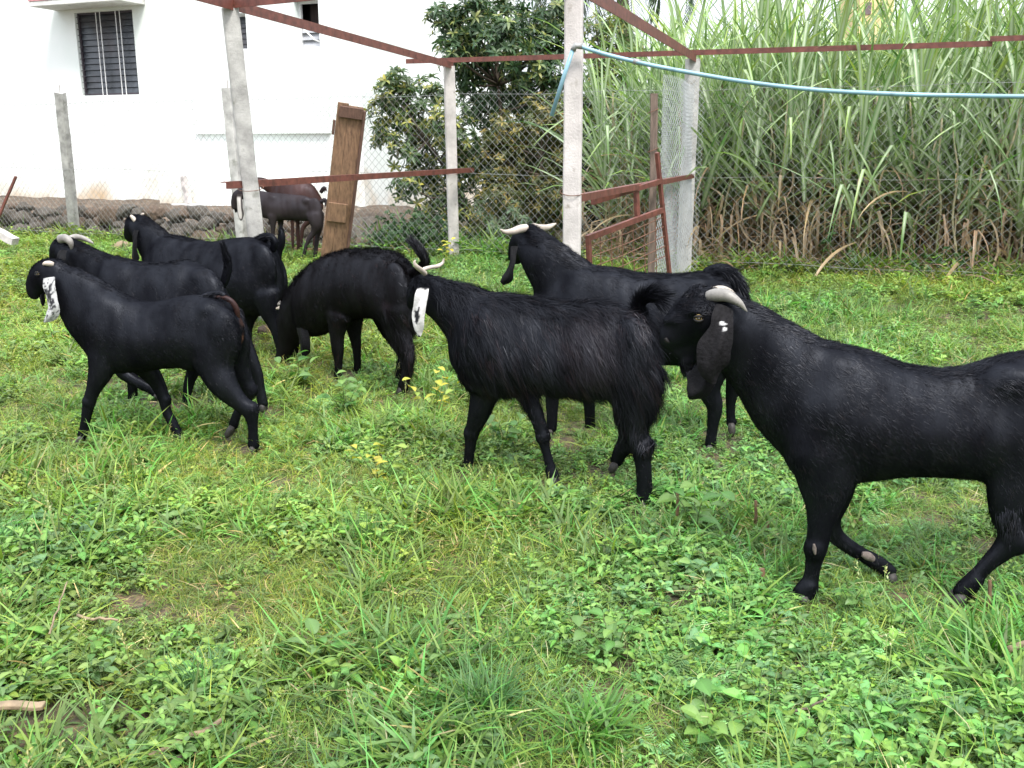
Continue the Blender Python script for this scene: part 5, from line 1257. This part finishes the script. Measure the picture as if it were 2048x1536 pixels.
g.tail([(2180, 760, 20, 0), (2200, 745, 20, 0), (2215, 765, 16, 0), (2220, 800, 6, 0)], .06, 1500)
g.fur(100000, lambda b, z, u, a: .013+.012*smoothstep(z, .3, .5), .0007, 3, .34, .75, 10, .007, .6, colj=.8)
g.fur(11000, .036, .0009, 3, .65, .1, 10, .008, .5, 'mane', region=lambda b, z, u, a: ((u > .35) & (np.abs(a) < .05) & (z > .52)).astype(float)+1e-9)
hx_, hz = -(g.pt(1397, 580)-g.A).dot(g.h), g.pt(1397, 580).z
g.fur(1500, .03, .001, 4, 1.2, .5, 12, .008, .7, 'forelock', jit=.8, curl=.004, region=lambda b, z, u, a: ((np.abs(b-hx_) < .045) & (np.abs(z-hz) < .05) & (u > 0)).astype(float)+1e-9)
bx_, bz = -(g.pt(1372, 740)-g.A).dot(g.h), g.pt(1372, 745).z
g.fur(900, .035, .001, 3, .4, 2.5, 8, .006, .7, 'beard', region=lambda b, z, u, a: ((np.abs(b-bx_) < .05) & (np.abs(z-bz) < .03)).astype(float)+1e-9)
hx2, hz2 = -(g.pt(1990, 1010)-g.A).dot(g.h), g.pt(1990, 1015).z
g.fur(500, .05, .001, 3, .8, 1.5, 10, .008, .8, 'stifle_tuft', region=lambda b, z, u, a: ((np.abs(b-hx2) < .04) & (np.abs(z-hz2) < .05)).astype(float)+1e-9)

# --- two lean ones by the fence
g = Goat('lean dark goat with pale streaked ear standing behind the left concrete post', (552, 521), (622, 522), (.022, .017, .018), .013, seed=8); g.melt = 6; g.body_z = (.42, .55)
g.torso([(512, 398, 428, .6), (528, 386, 436, .7), (553, 386, 440, .8), (583, 389, 441, .8), (610, 392, 442, .76), (632, 402, 438, .7), (644, 420, 432, .5)])
g.loft([(535, 405, 22, 0, .5), (512, 396, 17, 0, .5), (492, 388, 13, 0, .6), (480, 386, 11, 0, .7)], .6)
g.loft([(484, 386, 11, 0, .7), (474, 392, 10, 0, .7), (469, 404, 7.5, 0, .65), (468, 416, 5, 0, .65)], .7)
g.blob(630, 420, 15, 26, -.06, .05); g.blob(612, 402, 11, 9, -.06, .04); g.blob(545, 412, 13, 22, -.075, .03)
g.leg([(545, 430, 22, .6), (546, 450, 11), (546, 470, 8), (546, 492, 7), (546, 520, 7)], -.07); g.leg([(560, 430, 20, .6), (561, 450, 10), (560, 474, 7), (559, 514, 7)], .07)
g.leg([(628, 430, 30, .6), (633, 450, 22), (628, 464, 13), (618, 478, 9), (611, 497, 7), (606, 518, 8)], -.07); g.leg([(634, 430, 28, .6), (638, 455, 16), (634, 478, 9), (630, 514, 8)], .07)
g.bake(3)
def streak(V, t, u):
    k = (smoothstep(t, .1, .2)*(1-smoothstep(t, .85, .95))*(1-smoothstep(np.abs(u+.1), .45, .8)))[:, None]; return np.array((.45, .42, .40))*k+np.array((.03, .025, .025))*(1-k)
g.ear([(479, 388, 5, -.06), (478, 400, 6, -.075), (479, 415, 6.5, -.08), (481, 430, 6, -.08), (482, 441, 2, -.08)], streak, lab='pale streaked ear')
g.ear([(470, 398, 4, .06), (470, 412, 4, .07), (472, 425, 2, .07)])
g.tail([(642, 404, 4, 0), (650, 400, 4, 0), (653, 410, 2, 0)], .03, 300)
g.fur(4000, .012, .0016, 2, .25, .7, 8, .012, .3)
g = Goat('reddish brown goat standing half hidden behind the lean dark one', (575, 511), (632, 512), (.036, .018, .015), .013, seed=9); g.melt = 6; g.body_z = (.42, .55)
g.torso([(545, 378, 412, .6), (560, 362, 420, .7), (585, 360, 425, .8), (610, 362, 428, .8), (630, 374, 428, .76), (643, 396, 420, .6)])
g.loft([(565, 388, 20, 0, .5), (545, 376, 15, 0, .5), (527, 366, 11, 0, .6), (517, 362, 9, 0, .7)], .6)
g.loft([(520, 362, 9, 0, .7), (512, 367, 8, 0, .7), (506, 376, 6, 0, .65), (504, 384, 4, 0, .65)], .7)
g.leg([(578, 415, 18, .6), (584, 440, 9), (585, 465, 7), (586, 510, 6)], -.06); g.leg([(590, 415, 18, .6), (595, 440, 9), (596, 465, 7), (596, 505, 6)], .06)
g.leg([(630, 412, 24, .6), (618, 440, 12), (606, 455, 9), (603, 475, 7), (601, 508, 6)], -.06); g.leg([(634, 412, 24, .6), (634, 440, 11), (630, 465, 7), (628, 505, 6)], .06)
g.spot(600, 372, 16, (.06, .03, .026), .6)
g.bake(3)
g.ear([(515, 366, 4, -.05), (515, 378, 5, -.065), (516, 390, 5, -.07), (517, 400, 1, -.07)])
g.tail([(642, 384, 4, 0), (648, 376, 4, 0), (651, 380, 2, 0)], .03, 300, (.02, .015, .015))
g.fur(3000, .012, .0016, 2, .25, .7, 8, .012, .3, colr=(.12, .05, .035))
# ------------------------------------------------------------------ trees and shrubs behind the wire
def whorl(n=9, L=.11, wd=.03, c=(.05, .11, .03), c_young=(.22, .24, .05), el=(.1, 1.1)):
    Vs = []; Fs = []; Cs = []; b = 0
    for i in range(n):
        t = i/n; cc = np.array(jc(c, .2))*(1-t*t)+np.array(jc(c_young, .15))*(t*t)
        V, F, Cc = oval(L*(1-.35*t)*U(.8, 1.15), wd*U(.8, 1.1), 3, el[0]+(el[1]-el[0])*t, U(.5, 1.3), .4, cc, 1.0, 1.12)
        V = rotz(rotx(V, U(-.5, .5)), i*2.4+U(-.3, .3)); Vs.append(V); Fs += [tuple(b+q for q in f) for f in F]; Cs.append(Cc); b += len(V)
    return np.concatenate(Vs), np.array(Fs), np.concatenate(Cs)
def stamp(protos_, P, D, S, tint):
    """copies whorls to points P, +Z turned towards D"""
    VV = []; FF = []; CC = []; b = 0; k = rng.integers(0, len(protos_), len(P))
    for j, (V, F, Cc) in enumerate(protos_):
        I = np.where(k == j)[0]
        if len(I) == 0: continue
        z = D[I]/np.linalg.norm(D[I], axis=1)[:, None]; r_ = rng.normal(0, 1, z.shape); x = np.cross(r_, z); x /= np.linalg.norm(x, axis=1)[:, None]; y = np.cross(z, x)
        Rm = np.stack([x, y, z], 2); W = np.einsum('nij,vj->nvi', Rm, V)*S[I][:, None, None]+P[I][:, None, :]
        VV.append(W.reshape(-1, 3)); FF.append((F[None]+(b+np.arange(len(I))*len(V))[:, None, None]).reshape(-1, 4)); b += len(I)*len(V)
        CC.append((Cc[None]*tint[I][:, None, :]).reshape(-1, 3))
    return np.concatenate(VV), np.concatenate(FF), np.concatenate(CC)
def tree(name, label, foot, blobs, Y, nper, c, cy, yfrac, L=.11, wd=.028, trunk_r=.05, depth=.8, limb=True, cat='tree', nleaf=9, mt='leaf'):
    """blobs (px,py,r_px[,dY]) are leafy masses; each gets a limb from the trunk and a cloud of leaf whorls"""
    root = thing(name, label, cat, (foot.x, foot.y, 0)); cs = []
    for bl in blobs:
        yy = Y+(bl[3] if len(bl) > 3 else U(-depth, depth)*.7); p = atY(bl[0], bl[1], yy); cs.append((p, bl[2]*yy/FPX))
    top = max(cs, key=lambda q: q[0].z)[0]; base = Vector((foot.x, foot.y, -.1))
    tr = [base.lerp(top, t_)+Vector((.10*math.sin(t_*5+foot.x), .06*math.cos(t_*4), 0)) for t_ in np.linspace(0, .92, 9)]
    m = MB(); m.tube(tr, [trunk_r*(1-.8*i/8) for i in range(9)], 9); m.obj('trunk', M['bark'], root, smooth=True)
    for (p, r_) in cs:
        q0 = min(tr[:-2], key=lambda q: (q-p).length+abs(q.z-(p.z-.5))*.6); mid = q0.lerp(p, .5)+Vector((U(-.08, .08), U(-.08, .08), -.08))
        m = MB(); m.tube([q0, mid, p], [trunk_r*.4, trunk_r*.28, trunk_r*.1], 6)
        for k in range(4):
            e = p+Vector((U(-1, 1), U(-1, 1), U(-.6, 1)))*r_*.8; m.tube([mid.lerp(p, .6), p.lerp(e, .5), e], [trunk_r*.16, trunk_r*.1, .003], 5)
        m.obj('limb', M['bark'], root, smooth=True)
    pr = [whorl(nleaf, L, wd, c, c) for _ in range(5)]+[whorl(nleaf, L, wd, c, cy) for _ in range(max(1, int(5*yfrac)))]
    P = []; D = []; sh = []
    for (p, r_) in cs:
        n = int(nper*(r_/.35)**2); d = rng.normal(0, 1, (n, 3)); d /= np.linalg.norm(d, axis=1)[:, None]; rr = rng.random(n)**(.42)
        rr *= 1+.28*np.sin(d[:, 0]*5+p.x*7)*np.sin(d[:, 2]*6+p.z*5)
        P.append(np.array(p)+d*rr[:, None]*np.array([r_, max(r_*.9, .3), r_*.95])); D.append(d*.8+np.array([0, -.15, .75])+rng.normal(0, .25, d.shape)); sh.append(rng.random(n))
    P = np.concatenate(P); D = np.concatenate(D); sh = np.concatenate(sh); S = rng.uniform(.75, 1.25, len(P))
    tint = (.75+.5*sh)[:, None]*np.ones((1, 3)); V, F, Cc = stamp(pr, P, D, S, tint)
    o = link('crown', np_mesh('crown', V, F, M[mt], Cc), root); return root
YT = 14.0
def ft(px, Y): p = atY(px, 420, Y); p.z = 0; return p
tree('shrub_tree', 'dark green leafy tree with loose branches spreading in front of the house side wall', ft(962, 14.1),
     [(800, 178, 46), (772, 218, 40), (765, 268, 32), (820, 232, 46), (850, 282, 48), (802, 300, 34), (858, 350, 44), (815, 372, 34), (880, 402, 40), (842, 442, 30),
      (872, 190, 36), (905, 255, 50), (925, 330, 55), (920, 410, 44), (960, 470, 36), (905, 470, 34)], 14.0, 64, (.055, .10, .035), (.40, .40, .09), 1.2, .15, .038, .055)
tree('tall_tree', 'tall dark leafed tree rising above the steel beam right of the house', ft(990, 14.6),
     [(905, 62, 40), (880, 35, 28), (945, 35, 50), (1000, 20, 52), (955, 95, 50), (905, 110, 34), (1010, 85, 55), (1062, 60, 50), (1055, 125, 52), (985, 155, 50), (1100, 100, 44), (1040, 190, 50), (1100, 165, 40), (960, 210, 46), (1115, 30, 45), (930, 150, 34)],
     14.6, 62, (.045, .09, .036), (.26, .30, .09), .7, .15, .038, .06)
tree('croton_bush', 'dense olive and yellow brown bush between the two pale posts', ft(1050, 13.6),
     [(1010, 262, 48), (1070, 250, 52), (1108, 225, 40), (1030, 325, 56), (1090, 320, 56), (1000, 385, 48), (1058, 395, 56), (1108, 390, 44), (1020, 450, 44), (1080, 455, 44), (975, 300, 38), (975, 440, 36), (1125, 300, 36)],
     13.6, 90, (.08, .10, .03), (.40, .30, .08), 1.2, .11, .03, .04)
tree('yellow_shrub', 'pale yellow green topped shrub behind the tall pale post', ft(1230, 15.4),
     [(1195, 60, 34), (1235, 40, 36), (1205, 110, 38), (1250, 95, 40), (1200, 165, 40), (1245, 160, 40), (1275, 120, 30), (1190, 215, 40), (1240, 230, 44), (1215, 290, 44), (1260, 330, 40)],
     15.4, 75, (.09, .15, .045), (.42, .42, .10), 1.3, .11, .028, .03)
tree('background_tree', 'dark background tree filling the gap behind the croton bush', ft(1090, 17),
     [(1040, 260, 80), (1110, 230, 80), (1060, 350, 80), (1140, 330, 80), (980, 330, 60), (1180, 260, 70), (1200, 380, 70), (1100, 430, 70), (1000, 430, 60), (1240, 300, 60), (1270, 400, 60)],
     17, 30, (.035, .065, .025), (.08, .12, .03), .5, .2, .055, .06)
tree('grey_herb', 'pale grey green bushy herb low behind the wire between the pale posts', ft(1000, 12.75),
     [(985, 440, 24), (1020, 425, 26), (1050, 445, 24), (1010, 460, 24), (960, 415, 14)], 12.75, 60, (.12, .18, .10), (.2, .26, .13), .5, .10, .02, .012, depth=.15, cat='herb')
tree('low_bush', 'rounded green bush at the house corner behind the wire', ft(835, 13.3),
     [(790, 462, 44), (845, 452, 48), (890, 460, 40), (755, 478, 32), (825, 480, 40), (870, 490, 34)], 12.9, 120, (.045, .10, .035), (.08, .16, .05), .5, .05, .022, .012, depth=.2, cat='bush', nleaf=12)
for (px, Y, bl, lab) in ((1330, 12.6, [(1420, 545, 26), (1460, 535, 28), (1500, 548, 26)], 'low creeping weeds at the foot of the right fence near the corner post'),
                         (1700, 11.6, [(1655, 490, 16), (1690, 515, 26), (1670, 470, 12), (1730, 530, 26)], 'heart leaved creeper climbing the first cane clumps'),
                         (1880, 11.0, [(1850, 530, 34), (1910, 520, 34), (1960, 540, 32), (1870, 550, 30)], 'bright green weeds against the right end of the fence')):
    Yf = lineY(bl[0][0], 11.85)+.35
    tree('fence_weeds', lab, ft(bl[0][0], Yf), bl, Yf, 110, (.05, .12, .035), (.1, .2, .05), .6, .06, .034, .008, depth=.1, cat='weeds', nleaf=6)

# coconut palm beyond
palm = thing('palm_tree', 'coconut palm whose drooping fronds show above the cane and beam', 'palm', ft(1235, 24))
hub = atY(1235, -110, 24); m = MB(); m.tube([Vector((palm.location.x, palm.location.y, -.1)), Vector((palm.location.x+.2, 24, 3)), hub], [.2, .15, .13], 10); m.obj('trunk', M['bark'], palm, smooth=True)
for k in range(18):
    a = k*2.4; e = U(.1, .9); L = U(2.6, 3.3); V = []; F = []; Cl = []; p = Vector(hub); pts = [p.copy()]; dv = e
    for i in range(26):
        dv -= .085; p = p+Vector((math.cos(a)*math.cos(dv), math.sin(a)*math.cos(dv), math.sin(dv)))*(L/26); pts.append(p.copy())
    mb = MB(); mb.tube(pts, [.02*(1-i/27)+.003 for i in range(27)], 5, col=(.12, .15, .05))
    for i in range(3, 27):
        for sd_ in (-1, 1):
            for q in range(2):
                LL = .62*math.sin(math.pi*(i/30)**.8)+.12; cc = jc((.05, .09, .04)); Vb, Fb, Cb = blade(LL, .035, 3, .5, -.5, c0=cc, c1=cc)
                Vb = rotz(Vb, a+sd_*1.0+U(-.1, .1))+np.array(pts[i].lerp(pts[i-1], q*.5)); mb.add(Vb, Fb, [tuple(z) for z in Cb])
    mb.obj('frond', M['leaf'], palm, col=True)

# ------------------------------------------------------------------ sugar cane
CG = (.105, .20, .048); CGL = (.24, .37, .08); CDRY = (.42, .30, .18); CMID = (.40, .48, .31)
def cane_leaf(L, wd, elev, bend, c, tw=0, seg=10, mid=CMID, kink=None):
    V = []; Cc = []; e = elev; p = np.zeros(3); c = np.array(jc(c, .15)); c2 = c*1.1; md = np.array(mid)
    for i in range(seg+1):
        t = i/seg; ww = wd*.5*min(1, .5+3*t)*(1-t**2.2)+.0008; up_ = np.array([-math.sin(e), 0, math.cos(e)]); tt = tw*t
        sx = np.array([0, math.cos(tt), 0])+up_*math.sin(tt); r_ = ww*.16
        V += [p-sx*ww+up_*ww*.35, p-sx*r_, p+sx*r_, p+sx*ww+up_*ww*.35]; Cc += [c2, md if t < .8 else c, md if t < .8 else c, c2*.95]
        e -= bend/seg*(.3+1.5*t)
        if kink and abs(t-kink) < .05: e -= 1.2
        p = p+np.array([math.cos(e), 0, math.sin(e)])*(L/seg)
    F = []
    for i in range(seg):
        for q in range(3): F.append((4*i+q, 4*i+q+1, 4*i+5+q, 4*i+4+q))
    return np.array(V), F, np.array(Cc)
def leaf_mesh(nm, *a, **k):
    mb = MB(); V, F, Cc = cane_leaf(*a, **k); mb.add(V, F, [tuple(z) for z in Cc]); return mb.mesh(nm, M['cane'], col=True)
green_l = [leaf_mesh('leaf', U(1.1, 1.8), U(.036, .062), 0, U(.2, 1.3), random.choice((CG, CGL, CG)), U(-.8, .8), kink=random.choice((None, None, .55))) for _ in range(14)]
dry_l = [leaf_mesh('dry_leaf', U(.7, 1.3), U(.02, .045), 0, U(.8, 2.6), CDRY, U(-2, 2), mid=(.36, .27, .17), kink=random.choice((None, .3, .5))) for _ in range(10)]
STK = []
for k in range(5):
    mb = MB(); pts = [Vector((.02*math.sin(i*.9+k), .02*math.cos(i+k), i*.16)) for i in range(13)]; n = 7
    rad = []; P2 = []
    for i in range(len(pts)-1):
        P2 += [pts[i], pts[i].lerp(pts[i+1], .06), pts[i].lerp(pts[i+1], .94)]; rad += [.0165, .0135, .0135]
    mb.tube(P2, [r_*(1-.25*i/len(rad)) for i, r_ in enumerate(rad)], 7); STK.append(mb.mesh('stalk', M['cane_stalk'], smooth=True))
def clump_thing(i, p, label, ns=4, lean=.22, green=11, dry=9, hk=1.0):
    r_ = thing('sugarcane_clump', label, 'sugarcane', p, 'sugar cane clumps at the field edge')
    for s_ in range(ns):
        o = bpy.data.objects.new('stalk', STK[(i+s_) % 5]); C.objects.link(o); o.parent = r_
        lx, ly = U(-lean, lean), U(-lean, lean)-.04; q = Vector((U(-.16, .16), U(-.16, .16), -.05)); o.location = q; hs = U(.7, 1.0)*hk; o.scale = (1, 1, hs)
        o.rotation_euler = (-ly, lx, U(0, 6)); Rm = Euler((-ly, lx, 0)).to_matrix(); H_ = 1.92*hs
        for k in range(green//1):
            t_ = .30+.70*(k/green); az = U(0, 6.28); el = .65+.85*(k/green)+U(-.25, .15)
            lf = bpy.data.objects.new('leaf', random.choice(green_l)); C.objects.link(lf); lf.parent = r_; lf.location = q+Rm@Vector((0, 0, H_*t_))
            lf.rotation_euler = (Matrix.Rotation(az, 3, 'Z')@Matrix.Rotation(-min(el, 1.5), 3, 'Y')).to_euler(); sc_ = U(.8, 1.15); lf.scale = (sc_, sc_, sc_)
        for k in range(dry):
            t_ = .08+.5*(k/dry); az = U(0, 6.28)
            lf = bpy.data.objects.new('dry_leaf', random.choice(dry_l)); C.objects.link(lf); lf.parent = r_; lf.location = q+Rm@Vector((0, 0, H_*t_))
            lf.rotation_euler = (Matrix.Rotation(az, 3, 'Z')@Matrix.Rotation(-U(-.2, 1.0), 3, 'Y')).to_euler()
where = ['just behind and right of the tall pale post', 'behind the timber stake', 'directly behind the corner post', 'first to the right of the corner post',
         'second to the right of the corner post', 'third right of the corner post', 'fourth right of the corner post', 'leaning fifth clump right of the corner post', 'next to last before the right edge', 'at the far right edge']
for i, px in enumerate((1205, 1290, 1375, 1455, 1540, 1640, 1730, 1830, 1930, 2030)):
    Yc = lineY(px, 12.55+.25*(i % 2)); p = atY(px, 400, Yc); p.z = 0
    clump_thing(i, p, 'sugar cane clump '+where[i], 4, .2, 9, 8, 1.12)
# the field behind: one mass
def cane_proto(seed):
    mb = MB()
    for s_ in range(4):
        lx, ly = U(-.15, .15), U(-.15, .15); q = np.array([U(-.2, .2), U(-.2, .2), 0]); H_ = U(1.3, 1.9); tp = q+np.array([lx*H_, ly*H_, H_])
        mb.tube([tuple(q), tuple(tp)], [.015, .011], 5, col=(.17, .14, .07))
        for k in range(13):
            t_ = .20+.80*k/13; V, F, Cc = cane_leaf(U(1.1, 1.9), U(.036, .060), min(1.5, .65+.9*k/13+U(-.2, .2)), U(.2, 1.2), random.choice((CG, CGL)), U(-.8, .8), 6)
            mb.add(rotz(V, U(0, 6.28))+(q*(1-t_)+tp*t_), F, [tuple(z) for z in Cc])
        for k in range(9):
            t_ = .05+.5*k/9; V, F, Cc = cane_leaf(U(.6, 1.2), U(.02, .04), U(-.3, 1.0), U(.8, 2.4), CDRY, U(-2, 2), 5, (.34, .25, .15))
            mb.add(rotz(V, U(0, 6.28))+(q*(1-t_)+tp*t_), F, [tuple(z) for z in Cc])
    return mb
ccol = hidden_collection('field_cane', [cane_proto(i) for i in range(5)], M['cane_i'])
pts = []
for r_ in range(9):
    for px_ in np.arange(-.6, 9.5, .42):
        d = 1.35+r_*.62
        p = F0+FD*(1.55+px_+.08*r_+U(-.12, .12))+FN*(d+U(-.15, .15))
        if p.x/p.y > .04+.01*r_: pts.append((p.x, p.y, -.03))
n = len(pts); sc_ = rng.uniform(.95, 1.3, n)
scatter('sugarcane_field', pts, np.stack([rng.normal(0, .06, n), rng.normal(0, .06, n), rng.uniform(0, 6.28, n)], 1), sc_, rng.integers(0, 5, n), rng.uniform(.75, 1.15, n)[:, None]*np.ones((1, 3)), ccol, 'dense green sugar cane field filling the right background', 'cane field')
# leaf litter under the cane
pl = []
for k in range(1500):
    p = F0+FD*U(1, 9)+FN*(.3+abs(rng.normal(0, .9))); pl.append((p.x, p.y, gz(p.x, p.y)+.02))
lit = MB()
for k in range(14):
    V, F, Cc = cane_leaf(U(.25, .6), U(.01, .022), U(0, .8), U(.5, 2), CDRY, U(-2, 2), 5, (.34, .26, .16)); lit.add(rotz(V, U(0, 6.28))+np.array([U(-.15, .15), U(-.15, .15), 0]), F, [tuple(z) for z in Cc])
lcol = hidden_collection('cane_litter', [lit], M['cane_i']); n = len(pl)
pl = pl[:420]; n = len(pl)
scatter('cane_litter', pl, np.stack([rng.normal(0, .2, n), rng.normal(0, .2, n), rng.uniform(0, 6.28, n)], 1), rng.uniform(.7, 1.3, n), np.zeros(n), rng.uniform(.6, 1.1, n)[:, None]*np.ones((1, 3)), lcol, 'dry fallen cane leaves littering the ground under the cane', 'leaf litter')

# far houses and trees seen over the cane
yh = thing('distant_house', 'far yellow washed house glimpsed above the cane', 'house', ft(1745, 46))
p = atY(1745, 20, 46); m = MB(); m.box((p.x, 47, 4.3), 1.5, 3, 8.6); m.obj('wall', M['yellow_wall'], yh)
m = MB(); m.box((p.x, 47, 8.7), 1.9, 3.4, .22); m.obj('roof', M['slab_pink'], yh)
for dx in (-.4, .3):
    f_ = MB(); f_.box((p.x+dx, 45.48, 7.2), .3, .05, .5); f_.obj('window', M['distant_glass'], yh)
